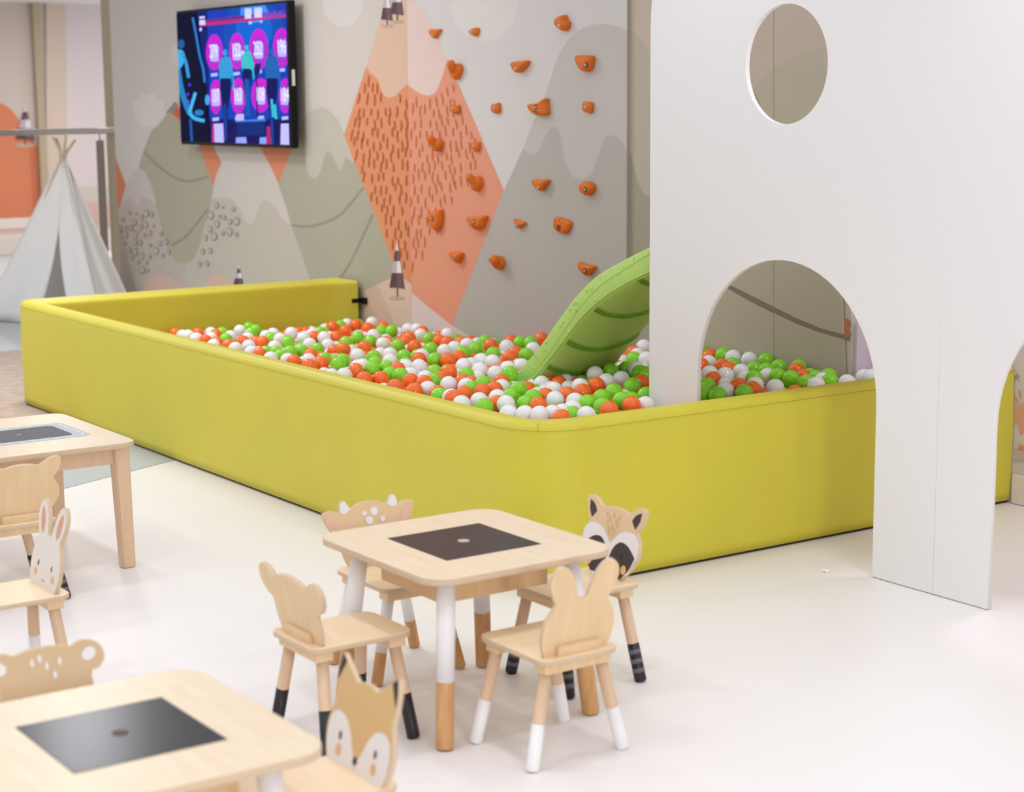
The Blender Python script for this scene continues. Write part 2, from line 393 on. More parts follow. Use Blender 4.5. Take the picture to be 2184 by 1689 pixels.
# diamond, left half on the wall
A([(782, 142, 1), (815, 34, 1), (832, -30, 1), (860, -110, 1), (900, -110, 1), (900, 190, 1), (870, 181, 1), (858, 190), (845, 203), (832, 208), (820, 203), (812, 188), (807, 170), (790, 154)], (216, 182, 158), True)
A([(735, 288, 1), (782, 142, 1), (790, 154), (807, 170), (812, 188), (820, 203), (832, 208), (845, 203), (858, 190), (870, 181, 1), (920, 190, 1), (920, 640, 1), (860, 612, 1)], (216, 144, 104), True)
# ground at the corner
A([(780, 620, 1), (840, 590, 1), (864, 594, 1), (886, 614, 1), (1000, 700, 1), (1000, 860, 1), (780, 860, 1)], (214, 190, 172))
A([(780, 620, 1), (806, 606, 1), (830, 660, 1), (852, 720, 1), (850, 860), (780, 860)], (206, 178, 160))
rnd = random.Random(4)
def dash(P, Q, x, y, ln, lean, curv, c, w):
    pts = [(x + lean*(t-.5)*ln + curv*(t-.5)**2*ln, y + (t-.5)*ln) for t in (0, .25, .5, .75, 1)]
    Q.append((P(stroke(pts, [w*.6, w, w*1.05, w, w*.6])), C(*c), 200))
def in_diamond(x, y):
    left = 735+(782-735)*(288-y)/146 if y < 288 else 735+(850-735)*(y-288)/300
    return x > left+5
def snow(x):
    xs = [782, 807, 820, 832, 845, 870, 885, 905, 920, 938, 952, 1200]; ys = [150, 176, 210, 214, 210, 190, 200, 210, 210, 190, 150, 150]
    return float(np.interp(x, xs, ys))
board = []
row = 0; y = 168
while y < 596:
    x = 742 + (row % 2)*8
    while x < 1040:
        xx = x+rnd.uniform(-3.2, 3.2); yy = y+rnd.uniform(-8, 8)
        lim = 952+(yy-150)*.42 if yy < 330 else 1030-(yy-330)*.60
        if in_diamond(xx, yy) and yy > snow(xx)+8 and xx < lim and yy < 590-abs(xx-872)*.9+60:
            left = xx < 872
            lean = -.28*max(0, (800-xx)/65) if xx < 800 else (.12 if xx > 930 else 0)
            dash(WP if left else BP, mur if left else board, xx, yy, rnd.uniform(16, 26), lean+rnd.uniform(-.06, .06), rnd.uniform(-.35, .35), (194, 100, 68) if left else (204, 112, 74), 3.4)
        x += 14.4
    y += 23.5; row += 1
mur = [(l[0], l[1], 200) if len(l) > 2 else l for l in mur]
# rings on the hills
def ring(x, y, r, lev):
    mur.append((WP(ellipse(x, y, r*.72, r, 14)), C(146, 134, 126), lev)); mur.append((WP(ellipse(x, y, max(r*.72-1.4, .5), max(r-1.5, .7), 14)), C(186, 177, 164), lev+1))
for x, y, r in [(278, 454, 4), (292, 456, 3), (313, 455, 8), (325, 457, 5), (303, 464, 6), (263, 468, 5), (288, 474, 7), (271, 485, 4), (281, 486, 6), (301, 485, 6), (312, 480, 7), (329, 482, 3), (257, 488, 7), (268, 500, 8), (291, 500, 7), (310, 502, 4), (321, 497, 6), (290, 517, 6), (300, 517, 6), (345, 499, 5), (268, 519, 4), (343, 519, 5), (356, 516, 6), (322, 523, 4), (277, 533, 6), (290, 537, 8), (304, 546, 7), (321, 547, 5), (334, 535, 8), (283, 548, 5), (297, 559, 4), (314, 560, 4), (305, 576, 8), (316, 577, 4), (349, 545, 4), (361, 537, 5),
                (463, 438, 7), (477, 442, 3), (499, 446, 5), (451, 459, 9), (470, 461, 4), (480, 464, 5), (492, 473, 6), (506, 472, 9), (464, 478, 8), (449, 488, 7), (491, 494, 9), (477, 497, 5), (458, 504, 9), (440, 507, 6), (506, 500, 5), (434, 536, 6), (450, 535, 6), (427, 563, 6), (443, 562, 6)]:
    ring(x, y, r, 200)
mur += [(q_[0], q_[1], 202+i*.5) for i, q_ in enumerate(tree_print(849, 512, 612, 32, 21, WP))]
# trees at the top
mur += [(q_[0], q_[1], 202+i*.5) for i, q_ in enumerate(tree_print(827, -40, 41, 24, 12, WP))]
mur += [(q_[0], q_[1], 210+i*.5) for i, q_ in enumerate(tree_print(849, -52, 29, 27, 15, WP))]
# right of the climbing board and behind the playhouse
A([(1300, -260), (1860, -260), (1860, 900), (1300, 900)], (200, 184, 170))
A([(1300, 900, 1), (1300, 60, 1), (1343, 64), (1360, 75), (1378, 97), (1400, 140), (1440, 230), (1520, 500, 1), (1520, 900, 1)], (188, 178, 162), True)
A([(1300, 900, 1), (1300, 300, 1), (1343, 322), (1352, 352), (1362, 388), (1374, 410), (1386, 417), (1400, 400), (1420, 330), (1450, 300), (1480, 330), (1520, 520, 1), (1520, 900, 1)], (166, 160, 142), True)
A([(1480, 900, 1), (1480, 420, 1), (1560, 250), (1605, 192), (1650, 150), (1700, 120), (1757, 103), (1830, 96), (1900, 110, 1), (1900, 900, 1)], (190, 181, 162), True)
mur.append((WP([(1500, 574), (1552, 604), (1600, 628), (1652, 654), (1652, 668), (1600, 642), (1548, 612), (1500, 586)]), C(138, 126, 112)))
mur.append((WP([(1652, 654), (1700, 678), (1750, 699), (1812, 716), (1812, 726), (1750, 709), (1700, 690), (1652, 667)]), C(138, 126, 112)))
mur.append((WP([(1604, 190), (1609, 194), (1640, 262), (1634, 262)]), C(150, 132, 116)))
mur.append((WP([(1651.4, -100), (1652.4, -100), (1652.4, 900), (1651.4, 900)]), C(160, 152, 136)))
mur.append((WP(ellipse(1808, 690, 6, 10, 12)), C(206, 118, 84)))
mur.append((WP(ellipse(1809, 711, 6, 9, 12)), C(206, 118, 84)))
base_layers = []
lv = 0
fixed = []
for l in mur:
    if len(l) > 2: fixed.append(l)
    else: fixed.append((l[0], l[1], lv)); lv += 1
XR = -5.53
fixed = [(clip_x(p, -13.455, -5.526), m, (k if k < 200 else 60+(k-200)*.6)) for p, m, k in fixed]
def wall_end(z): return float(np.interp(z, [0, .72, .78, .86, 1.0, 1.2, 1.5, 9], [-5.523, -5.523, -5.538, -5.573, -5.633, -5.693, -5.725, -5.727]))
fixed = [([(min(x, wall_end(z)), min(max(z, .002), CEIL-.002)) for x, z in p], m, k) for p, m, k in fixed]
decals('mural_print', fixed, lambda x, z, d: (x, WY-d, z), wb, .00012)

# rear wall print
RX = -20.99
RW = lambda L: [(on_x(q[0], q[1], RX).y, on_x(q[0], q[1], RX).z) for q in L]
rear = [(RW([(-300, -60), (420, -60), (420, 560), (-300, 560)]), C(206, 192, 182)),
        (RW(sm([(-200, 492, 1), (-200, 200, 1), (-60, 190), (0, 219), (22, 232), (45, 262), (62, 287), (88, 325, 1), (92, 487, 1)])), C(214, 132, 96)),
        (RW([(62, 287), (88, 325), (92, 487), (72, 488)]), C(202, 120, 86))]
rear += tree_print(53, 222, 296, 42, 12, RW)
rear += [(RW([(96, -60), (138, -60), (140, 560), (98, 560)]), C(216, 196, 180)), (RW([(138, -60), (420, -60), (420, 560), (140, 560)]), C(220, 208, 208)),
         (RW([(140, 400), (200, 396), (420, 396), (420, 440), (140, 440)]), C(208, 200, 192)), (RW([(140, 430), (420, 432), (420, 480), (140, 480)]), C(216, 184, 176))]
decals('mural_print', rear, lambda y, z, d: (RX+d*5, y, z), wr, .0004)
p0, p1 = on_x(79, 250, -20.93), on_x(95, 250, -20.93)
fr = box('trim_4', (-20.98, p0.y, .22), (-20.90, p1.y, CEIL-.01), M['olive_frame'], bev=.01); tag(fr, kind='structure')

# star wall print
SP = wallpt(SY)
st = []
def star(cx, cy, r, c, rot=0):
    st.append((SP([(cx + (r if k % 2 == 0 else r*.45)*.8*math.cos(rot+math.pi*k/5+math.pi/2), cy - (r if k % 2 == 0 else r*.45)*math.sin(rot+math.pi*k/5+math.pi/2)) for k in range(10)]), C(*c)))
st.append((SP([(1850, 300), (2700, 300), (2700, 1200), (1850, 1200)]), C(214, 206, 198)))
star(2169, 804, 11, (168, 164, 152)); star(2178, 956, 12, (224, 148, 108), .3); star(2178, 725, 14, (216, 120, 84), .4); star(2186, 1024, 12, (196, 160, 160))
st.append((SP(sm([(2160, 860), (2172, 866), (2183, 858), (2210, 862), (2230, 890), (2226, 920), (2205, 930), (2184, 920), (2178, 928), (2172, 905), (2161, 900)])), C(222, 170, 140)))
for a in ((2163, 842, 2172, 860), (2174, 832, 2178, 850), (2190, 830, 2190, 848)): st.append((SP(stroke([(a[0], a[1]), (a[2], a[3])], 4)), C(222, 160, 124)))
st.append((SP([(2160, 960), (2240, 962), (2240, 985), (2160, 982)]), C(200, 184, 176)))
st.append((SP([(1854, 740), (1880, 730), (1880, 830), (1857, 830)]), C(200, 150, 128)))
decals('mural_print', [(clip_x(p, -5.89, 3.9), m) for p, m in st], lambda x, z, d: (x, SY-d, z), ws, .0004)

# climbing board
BL, BR = on_y(870, 150, BY).x, on_y(1337.2, 200, BY).x
cb = box('climbing_board', (BL, BY, .01), (BR, WY-.003, 2.75), C(178, 166, 150), bev=.001)
tag(cb, 'tall climbing board printed with grey hills and an orange peak, on the mural wall', 'climbing wall')
bl = []
Bd = lambda pts, c, s=False: bl.append((BP(sm(pts) if s else pts), C(*c)))
Bd([(840, -300), (1400, -300), (1400, 900), (840, 900)], (212, 207, 205))
Bd(ellipse(1033, 8, 71, 81, 40), (218, 213, 209))
Bd([(1108, 396, 1), (1112, 345, 1), (1116, 317), (1139, 257), (1164, 199), (1178, 155), (1189, 124), (1210, 87), (1239, 62), (1265, 53), (1288, 51), (1317, 56), (1337, 64), (1352, 75, 1), (1352, 396, 1)], (196, 190, 185), True)
Bd([(1116, 317, 1), (1125, 326), (1137, 330), (1150, 318), (1163, 290), (1172, 277), (1180, 271), (1190, 275), (1197, 295), (1203, 330), (1210, 355), (1222, 375), (1240, 383), (1258, 372), (1270, 350), (1283, 310), (1292, 294), (1303, 289), (1318, 293), (1330, 308), (1337, 322), (1352, 350, 1), (1352, 900, 1), (880, 900, 1), (1075, 406, 1)], (182, 177, 171), True)
Bd([(840, -300, 1), (868, -62), (882, -2), (907, 25), (926, 62), (953, 124, 1), (975, 170, 1), (975, 215, 1), (860, 215, 1), (840, 100, 1)], (222, 198, 190), True)
Bd([(850, 181, 1), (870, 181, 1), (885, 192), (903, 202), (918, 203), (930, 195), (938, 178), (945, 158), (955, 126, 1), (1075, 406, 1), (964, 694, 1), (930, 668, 1), (850, 600, 1)], (222, 152, 124), True)
Bd([(850, 605, 1), (880, 628, 1), (964, 694, 1), (1000, 714, 1), (1045, 737, 1), (1080, 900, 1), (850, 900, 1)], (216, 200, 196))
bl += [(b[0], b[1], 20) for b in board]
bl = [(clip_x(b[0], BL+.0005, BR-.0005),) + tuple(b[1:]) for b in bl]
bl = [([(x, min(max(z, .015), 2.745)) for x, z in b[0]],) + tuple(b[1:]) for b in bl]
decals('print', bl, lambda x, z, d: (x, BY-d, z), cb, .00012)

# ================================================================= BALL PIT CUSHION WALL
pit = empty('ball_pit_wall', (-4.933, 3.494, 0))
tag(pit, 'long yellow-green padded cushion wall around the ball pit', 'ball pit')
PO = Vector((-4.933, 3.494, 0))
def cushion(name, st, parent=pit):
    """st: list of (outer point, inner point)"""
    prof = [(0, .012), (0, .05), (0, .30), (0, .530), (.002, .550), (.007, .567), (.018, .580), (.032, .586)]
    profi = [(0, .012), (0, .05), (0, .30), (0, .555), (.001, .570), (.004, .579), (.009, .584), (.016, .586)]
    vs = []; fs = []
    for p, q in st:
        p = Vector(p); q = Vector(q); n = (q-p); t = n.length; n.normalize()
        for side in (0, 1):
            for o, z in (prof if side == 0 else profi[::-1]):
                bow = .006*math.sin(math.pi*min(1, z/.55)) if o == 0 else 0
                e = (p + n*(o-bow)) if side == 0 else (p + n*(t-o+bow))
                vs.append(Vector((e.x, e.y, z)) - PO)
    k = 16
    for i in range(len(st)-1):
        for j in range(k): fs.append((i*k+j, i*k+(j+1) % k, (i+1)*k+(j+1) % k, (i+1)*k+j))
    fs.append(tuple(range(k))); fs.append(tuple((len(st)-1)*k+j for j in range(k))[::-1])
    o = pyobj(name, vs, fs, M['yellow'], parent, smooth=True)
    o.data.polygons.foreach_set('use_smooth', [len(p.vertices) == 4 for p in o.data.polygons]); return o
RB, TH = .21, .087
XA = -9.98; XI = -9.68; RA = .12
yB, xB = 3.494, -4.933
st = [((XA, y), (XI, y)) for y in np.linspace(5.545, yB+TH+.05, 9)]
for k in range(11):
    a = math.radians(180+9*k); f = k/10
    st.append(((XA+RA+RA*math.cos(a), yB+RA+RA*math.sin(a)), (XI-.004+.008*f, yB+TH+.012*(1-f))))
st += [((x, yB), (x, yB+TH)) for x in np.linspace(XI+.05, xB-RB-.02, 16)]
for k in range(15):
    a = math.radians(-90+90*k/14); c, s_ = math.cos(a), math.sin(a)
    st.append(((xB-RB+RB*c, yB+RB+RB*s_), (xB-RB+(RB-TH)*c, yB+RB+(RB-TH)*s_)))
nb = len(st)-8
st += [((xB, y), (xB-TH, y)) for y in np.linspace(yB+RB+.06, 5.925, 10)]
cushion('padding', st)
ad = []; ab = [(p, (Vector(q)-Vector(p)).normalized(), (Vector(q)-Vector(p)).length) for p, q in st]; bc = [None]
sm_pts = [Vector((s[0][0]-s[1][0]*.0015, s[0][1]-s[1][1]*.0015, .556))-PO for s in ab]
tube('seam_piping', sm_pts, .0010, M['seam'], pit, n=6)
jb = ab[nb]
tube('seam_piping', [Vector((jb[0][0]+jb[1][0]*o, jb[0][1]+jb[1][1]*o, z+.0005))-PO for o, z in ((-.001, .552), (.004, .566), (.017, .580), (.034, .585), (.054, .585))], .0007, M['seam'], pit, n=6)
# dark inset strip, coloured to stand for the shadow gap under the cushions
vs = []; fs = []
pp = ab
for (p, n, t) in pp:
    for o, z in ((.012, .001), (.012, .013), (t-.012, .013), (t-.012, .001)): vs.append(Vector((p[0]+n[0]*o, p[1]+n[1]*o, z))-PO)
for i in range(len(pp)-1):
    for j in range(4): fs.append((i*4+j, i*4+(j+1) % 4, (i+1)*4+(j+1) % 4, (i+1)*4+j))
pyobj('shadow_strip', vs, fs, M['shadow_strip'], pit)
box('wall_bracket', Vector((-9.70, 5.50, .452))-PO, Vector((-9.672, 5.578, .478))-PO, M['black'], pit, bev=.004)
box('wall_bracket', Vector((-9.672, 5.560, .446))-PO, Vector((-9.615, 5.578, .484))-PO, M['black'], pit, bev=.003)

# ================================================================= WHITE PLAYHOUSE
house = empty('playhouse', (-4.137, FRONT, 0)); tag(house, 'tall white playhouse front with a round window and arched openings over the pit wall', 'playhouse')
HT = 2.42
def arch_pts(cx, hw, zs, rise):
    return [(cx+hw*math.cos(t), zs+rise*math.sin(t)) for t in [math.pi*(1-k/32) for k in range(33)]]
ox = -4.137
def sh(L): return [(x-ox, z) for x, z in L]
acx = -4.897; hw = .477
o1 = [(-5.672, .003), (-5.374, .003)] + arch_pts(acx, hw, .612, .477) + [(-4.42, .003), (-4.1385, .003), (-4.1385, HT)] + [(-5.672+.30-.30*math.sin(a), HT-.62+.62*math.cos(a)) if False else (-5.672+.28*(1-math.sin(a)), 2.20-.28+.28*math.cos(a)) for a in [math.pi/2*k/12 for k in range(13)]]
o1 = [(-5.672, .003), (-5.374, .003)] + arch_pts(acx, hw, .612, .477) + [(-4.42, .003), (-4.1385, .003), (-4.1385, HT), (-5.39, HT)] + [(-5.392-.28*math.sin(a), 2.14-.0+(-.2)+.28*math.cos(a)+.2-.0) for a in [math.pi/2*k/12 for k in range(13)]][1:]
o1 = [(-5.672, .003), (-5.374, .003)] + arch_pts(acx, hw, .612, .477) + [(-4.42, .003), (-4.1373, .003), (-4.1373, HT), (-5.372, HT)]
o1 += [(-5.372-.30*math.sin(a), 1.95+(HT-1.95)*math.cos(a)) for a in [math.pi/2*k/14 for k in range(1, 15)]]
plate('wall_panel', sh(o1), [sh(ellipse(-4.903, 1.793, .213, .213, 72))], .02, Matrix.Translation((0, .010, 0)) @ PXZ, M['white_board'], house, .0015)
a2 = -3.421
o2 = [(-4.1367, .003), (-3.898, .003)] + arch_pts(a2, .477, .612, .477) + [(-2.944, .003), (-2.64, .003), (-2.64, HT), (-4.1367, HT)]
plate('wall_panel', sh(o2), [], .02, Matrix.Translation((0, .010, 0)) @ PXZ, M['white_board'], house, .0015)
box('deck', (-5.43-ox, .022, 1.14), (-4.30-ox, .60, 1.18), M['white_board'], house, bev=.003)

# ================================================================= SLIDE
SY0, SY1 = 4.645, 5.055
slide = empty('slide', (-6.7, 4.85, .36)); tag(slide, 'lime green plastic slide curving down into the ball pit', 'slide')
SO = Vector((-6.7, 4.85, .36))
lo = [(-5.45, 1.075), (-5.60, 1.022), (-5.729, .974), (-5.857, .927), (-6.017, .852), (-6.157, .766), (-6.255, .686), (-6.337, .612), (-6.432, .531), (-6.53, .452), (-6.60, .405), (-6.70, .360), (-6.80, .335)]
hi_ = [(-5.45, 1.185), (-5.60, 1.13), (-5.73, 1.084), (-5.866, 1.033), (-6.069, .948), (-6.21, .858), (-6.298, .785), (-6.40, .690), (-6.50, .597), (-6.60, .518), (-6.68, .46), (-6.78, .405), (-6.87, .375)]
lo = smooth_open(lo, 5); hi_ = smooth_open(hi_, 5)
def slide_pt(i, u, v):
    """u 0..1 across, v 0 bottom .. 1 top of side wall"""
    a, b = lo[i], hi_[i]
    return Vector((a[0]+(b[0]-a[0])*v, SY0+(SY1-SY0)*u, a[1]+(b[1]-a[1])*v)) - SO
sec = [(0.0, 1.0), (-.012, .85), (-.014, .2), (0.0, .03), (.03, -.02)]
belly = [(.10, -.10), (.2, -.17), (.35, -.22), (.5, -.24), (.65, -.22), (.8, -.17), (.9, -.10)]
full = sec + belly + [(1-u, v) for u, v in sec[::-1]]
vs = []; fs = []; n = len(lo); k = len(full)
inner = [(1-.035 if u > .9 else (.035 if u < .06 else u), v+(.0 if v > .9 else .08)) for u, v in full]
for sct in (full, inner):
    for i in range(n):
        for u, v in sct: vs.append(slide_pt(i, u, v))
off = n*k
for i in range(n-1):
    for j in range(k-1):
        fs.append((i*k+j, (i+1)*k+j, (i+1)*k+j+1, i*k+j+1)); fs.append((off+i*k+j, off+i*k+j+1, off+(i+1)*k+j+1, off+(i+1)*k+j))
    fs.append((i*k, off+i*k, off+(i+1)*k, (i+1)*k)); fs.append((i*k+k-1, (i+1)*k+k-1, off+(i+1)*k+k-1, off+i*k+k-1))
for i in (0, n-1):
    for j in range(k-1): fs.append((i*k+j, i*k+j+1, off+i*k+j+1, off+i*k+j))
chute = pyobj('chute', vs, fs, M['slide'], slide, smooth=True)
bmx = bmesh.new(); bmx.from_mesh(chute.data); bmesh.ops.recalc_face_normals(bmx, faces=bmx.faces); bmx.to_mesh(chute.data); bmx.free()
chute.data.polygons.foreach_set('use_smooth', [True]*len(chute.data.polygons))
es = chute.modifiers.new('e', 'EDGE_SPLIT'); es.split_angle = math.radians(50)
def idx_at(z): return min(range(n), key=lambda i: abs(lo[i][1]-z))
for zc in (.945, .80, .648, .51):
    i0 = idx_at(zc)
    for q in (-1, 0, 1):
        pts = []
        for u, v in [(.012, .0)] + [(.03, -.02)] + belly + [(.97, -.02)]:
            a = slide_pt(i0, u, v-.03); dirv = (slide_pt(i0+1, u, v) - slide_pt(i0-1, u, v)).normalized()
            sag = .05*math.sin(math.pi*u)
            pts.append(tuple(a + dirv*(q*.013 + sag)))
        tube('rib', smooth_open(pts, 3), .0035, M['slide_rib'], slide, n=6)
    # short cross webs between the ribs
    for w in range(1, 9):
        u = w/9; v = float(np.interp(u, [p[0] for p in belly], [p[1] for p in belly]))
        a = slide_pt(i0, u, v-.035); dirv = (slide_pt(i0+1, u, v) - slide_pt(i0-1, u, v)).normalized(); sag = .05*math.sin(math.pi*u)
        tube('web', [a+dirv*(sag-.014), a+dirv*(sag+.014)], .0018, M['slide_rib'], slide, n=5)
# raised lip along the lower edge and an embossed line, with bubble dots
tube('edge_lip', [slide_pt(i, -.014, .10) for i in range(n)], .004, M['slide'], slide, n=8)
tube('embossed_line', [slide_pt(i, -.0145, .86-.62*math.sin(min(1, max(0, (i-4)/(n-8)))*math.pi/2)) for i in range(4, n-14)], .0018, M['slide'], slide, n=6)
rnd = random.Random(8)
for q in range(46):
    i = rnd.randrange(8, n-3); lim = .86-.62*math.sin(min(1, max(0, (i-4)/(n-8)))*math.pi/2)
    v = lim + rnd.uniform(.06, max(.07, .9-lim)) if q < 34 else .15+rnd.random()*.6
    if v > .93: v = .85
    r = rnd.choice((.0035, .005, .0065, .009)); c = slide_pt(i, -.0135, v)
    bm = bmesh.new(); bmesh.ops.create_icosphere(bm, subdivisions=2, radius=r)
    for w in bm.verts: w.co = Vector((w.co.x, w.co.y*.45, w.co.z)) + c
    bmobj('bubble', bm, M['slide'], slide, smooth=True)

# ================================================================= CLIMBING HOLDS
Z7 = lambda L: [(x/5.278+900, y/5.278) for x, y in L]
Z8 = lambda L: [(x/4.967+880, y/4.967+280) for x, y in L]
HOLDS = [
 (Z7, [(85,335),(150,331),(212,330),(185,385),(150,432),(105,400)], (118,398), None, 'small flat-topped orange hold on the pink snow cap edge, top left of the board'),
 (Z7, [(535,355),(560,325),(610,312),(635,325),(625,385),(605,410),(560,390)], (563,358), None, 'small egg-shaped orange hold inside the pale round cloud'),
 (Z7, [(1510,210),(1550,180),(1600,167),(1612,190),(1620,225),(1650,258),(1640,315),(1600,350),(1550,320),(1505,265)], (1548,288), None, 'orange hold with a bite out of its upper right, highest of all on the board'),
 (Z7, [(345,740),(375,715),(425,725),(437,790),(415,860),(380,900),(345,850),(322,800)], (325,803), (315,728,.024), 'orange knobbed hold hanging right at the snow line of the orange peak'),
 (Z7, [(1010,705),(1100,688),(1190,682),(1180,730),(1130,795),(1078,820),(1040,780)], (1057,770), None, 'orange half-moon hold on the pale sky left of the shield-shaped hold'),
 (Z7, [(1725,635),(1800,625),(1915,632),(1920,690),(1900,780),(1845,808),(1790,785),(1750,720)], (1845,730), 'hole', 'large orange shield-shaped hold with a bolt in a deep round recess'),
 (Z7, [(322,1195),(370,1190),(415,1190),(415,1265),(380,1275),(325,1250)], (350,1222), None, 'tiny square orange hold on the dashed orange peak, just under the snow line'),
 (Z7, [(790,1180),(830,1168),(868,1162),(868,1270),(795,1262)], (815,1216), None, 'tiny square orange hold on the pale sky right of the orange peak'),
 (Z7, [(1200,1175),(1290,1165),(1350,1140),(1402,1105),(1405,1180),(1418,1280),(1380,1300),(1320,1303),(1260,1280),(1210,1230)], (1273,1212), 'groove', 'orange layered rock hold with a horn at its upper right'),
 (Z7, [(1815,1155),(1860,1145),(1918,1165),(1908,1268),(1860,1265),(1820,1245)], (1843,1205), None, 'tiny square orange hold on the light grey hill, far right of its row'),
 (Z8, [(225,85),(265,80),(300,95),(305,150),(280,200),(245,210),(212,165)], (213,155), (185,88,.021), 'orange knobbed hold in the middle of the dashed orange peak'),
 (Z8, [(625,120),(665,116),(705,115),(705,180),(690,213),(660,210),(635,175)], (645,160), None, 'tiny orange hold near the right slope of the dashed orange peak'),
 (Z8, [(648,500),(680,475),(715,490),(722,550),(705,610),(670,635),(632,590)], (640,558), (598,490,.021), 'orange knobbed hold on the plain part of the orange peak'),
 (Z8, [(1268,515),(1350,514),(1435,515),(1415,570),(1380,625),(1355,630),(1310,585)], (1333,597), None, 'orange triangular hold with flat top on the dark grey mountain'),
 (Z8, [(1775,590),(1795,545),(1840,530),(1890,545),(1918,590),(1905,645),(1858,680),(1800,655)], (1830,617), 'hole', 'round orange hold on the dark grey mountain near the board edge'),
 (Z8, [(175,900),(195,855),(245,850),(300,830),(302,950),(290,1010),(262,1062),(225,1035),(190,985)], (210,922), 'hole', 'tall scalloped orange hold at the lower end of the dashes'),
 (Z8, [(575,912),(680,902),(775,895),(765,955),(740,1020),(690,1045),(650,1030),(610,970)], (645,960), 'groove', 'wide orange hold with wavy grooves on the plain orange slope'),
 (Z8, [(1075,930),(1110,935),(1195,970),(1165,1005),(1130,1030),(1105,1010)], (1098,993), None, 'small wedge-shaped orange hold on the dark grey mountain'),
 (Z8, [(1500,915),(1560,912),(1670,950),(1678,1000),(1640,1078),(1590,1080),(1510,1040),(1495,990)], (1550,1020), 'pits', 'chunky orange hold dotted with small pits'),
 (Z8, [(395,1280),(450,1275),(515,1285),(520,1320),(485,1395),(450,1375),(420,1330)], (450,1325), None, 'orange triangular hold lowest on the orange slope'),
 (Z8, [(880,1325),(930,1330),(955,1380),(945,1440),(912,1470),(880,1440),(858,1395)], (848,1368), (855,1362,.026), 'orange knob-shaped hold with a dark hole, low on the grey mountain'),
 (Z8, [(1758,1385),(1790,1395),(1830,1410),(1928,1430),(1905,1480),(1858,1530),(1810,1500),(1770,1440)], (1828,1478), 'hole', 'orange shell-shaped hold just above the green slide'),
]
def blob(r, c, parent, nm, m, sq=(1, 1, 1)):
    bm = bmesh.new(); bmesh.ops.create_icosphere(bm, subdivisions=3, radius=r)
    for w in bm.verts: w.co = Vector((w.co.x*sq[0], w.co.y*sq[1], w.co.z*sq[2])) + Vector(c)
    return bmobj(nm, bm, m, parent, smooth=True)
for zf, pl, bo, ex, lab in HOLDS:
    q = zf(pl); DD = .042 if len(lab) and 'tiny' not in lab and 'small' not in lab else .026
    mid = [on_y(a, b, BY-DD*.45) for a, b in q]
    cx = sum(v.x for v in mid)/len(mid); cz = sum(v.z for v in mid)/len(mid)
    T = empty('climbing_hold', (cx, BY-.001, cz)); tag(T, lab, 'climbing hold', 'orange holds bolted to the climbing board')
    L = smooth_closed([(v.x-cx, v.z-cz) for v in mid], 4)
    bmq = bmesh.new(); rings = []
    bx, bz = (on_y(*zf([bo])[0], BY-DD).x-cx, on_y(*zf([bo])[0], BY-DD).z-cz)
    for sc, dp, sh_ in ((.97, 0, 0), (1.0, DD*.25, 0), (.96, DD*.6, .06), (.78, DD*.92, .15), (.45, DD*1.0, .25)):
        rings.append([bmq.verts.new((x*sc+bx*sh_, -dp, z*sc+bz*sh_)) for x, z in L])
    nn = len(L)
    for a, b in zip(rings, rings[1:]):
        for i in range(nn): bmq.faces.new((a[i], a[(i+1) % nn], b[(i+1) % nn], b[i]))
    bmq.faces.new(rings[-1]); bmesh.ops.recalc_face_normals(bmq, faces=bmq.faces)
    bmobj('body', bmq, M['hold'], T, smooth=True)
    if isinstance(ex, tuple):
        kp = on_y(*zf([ex[:2]])[0], BY-DD-ex[2]*.9); rel = Vector((kp.x-cx, -DD-ex[2]*.55, kp.z-cz))
        pts = [Vector((0, -DD*.4, -.004)), Vector((rel.x*.45, -DD*.95, rel.z*.45)), rel]
        tube('knob', smooth_open([tuple(p) for p in pts], 4), [ex[2]*1.05]*9, M['hold'], T, n=14); blob(ex[2]*1.06, rel, T, 'knob_tip', M['hold'])
    br = .0075
    bc_ = Vector((bx, -DD*1.0-.001, bz))
    if ex == 'hole' or (isinstance(ex, tuple) and 'hole' in lab):
        rc_ = bc_ if ex == 'hole' else Vector((rel.x-.008, rel.y-ex[2]*1.03, rel.z)); q_ = .014 if ex == 'hole' else .009
        cyl('recess', rc_+Vector((0, .006, 0)), rc_+Vector((0, -.002 if ex == 'hole' else .001, 0)), q_, q_, M['hold_groove'], T, n=18)
    if ex == 'groove':
        for gz in (-.018, -.002, .014):
            w = .05
            tube('groove', [Vector((-w+w*2*t/6, -DD*.98-.002 if abs(-w+w*2*t/6) < .03 else -DD*.8, gz+.004*math.sin(t*1.7+gz*90))) for t in range(7)], .0022, M['hold_groove'], T, n=6)
    if ex == 'pits':
        for a, b in ((-.03, .02), (.0, .026), (.03, .015), (-.04, .0), (.035, -.022), (.01, .005)): blob(.0045, (a, -DD*.93, b), T, 'pit', M['hold_groove'], (1, .6, 1))
        cyl('recess', bc_+Vector((0, .004, 0)), bc_+Vector((0, -.002, 0)), .015, .015, M['hold_groove'], T, n=18)
    elif not (isinstance(ex, tuple) and 'hole' in lab):
        cyl('bolt', bc_+Vector((0, .006, 0)), bc_+Vector((0, -.005, 0)), br, br*.9, M['bolt'], T, n=12)
        cyl('bolt_socket', bc_+Vector((0, -.0045, 0)), bc_+Vector((0, -.0055, 0)), br*.45, br*.45, M['black'], T, n=6)

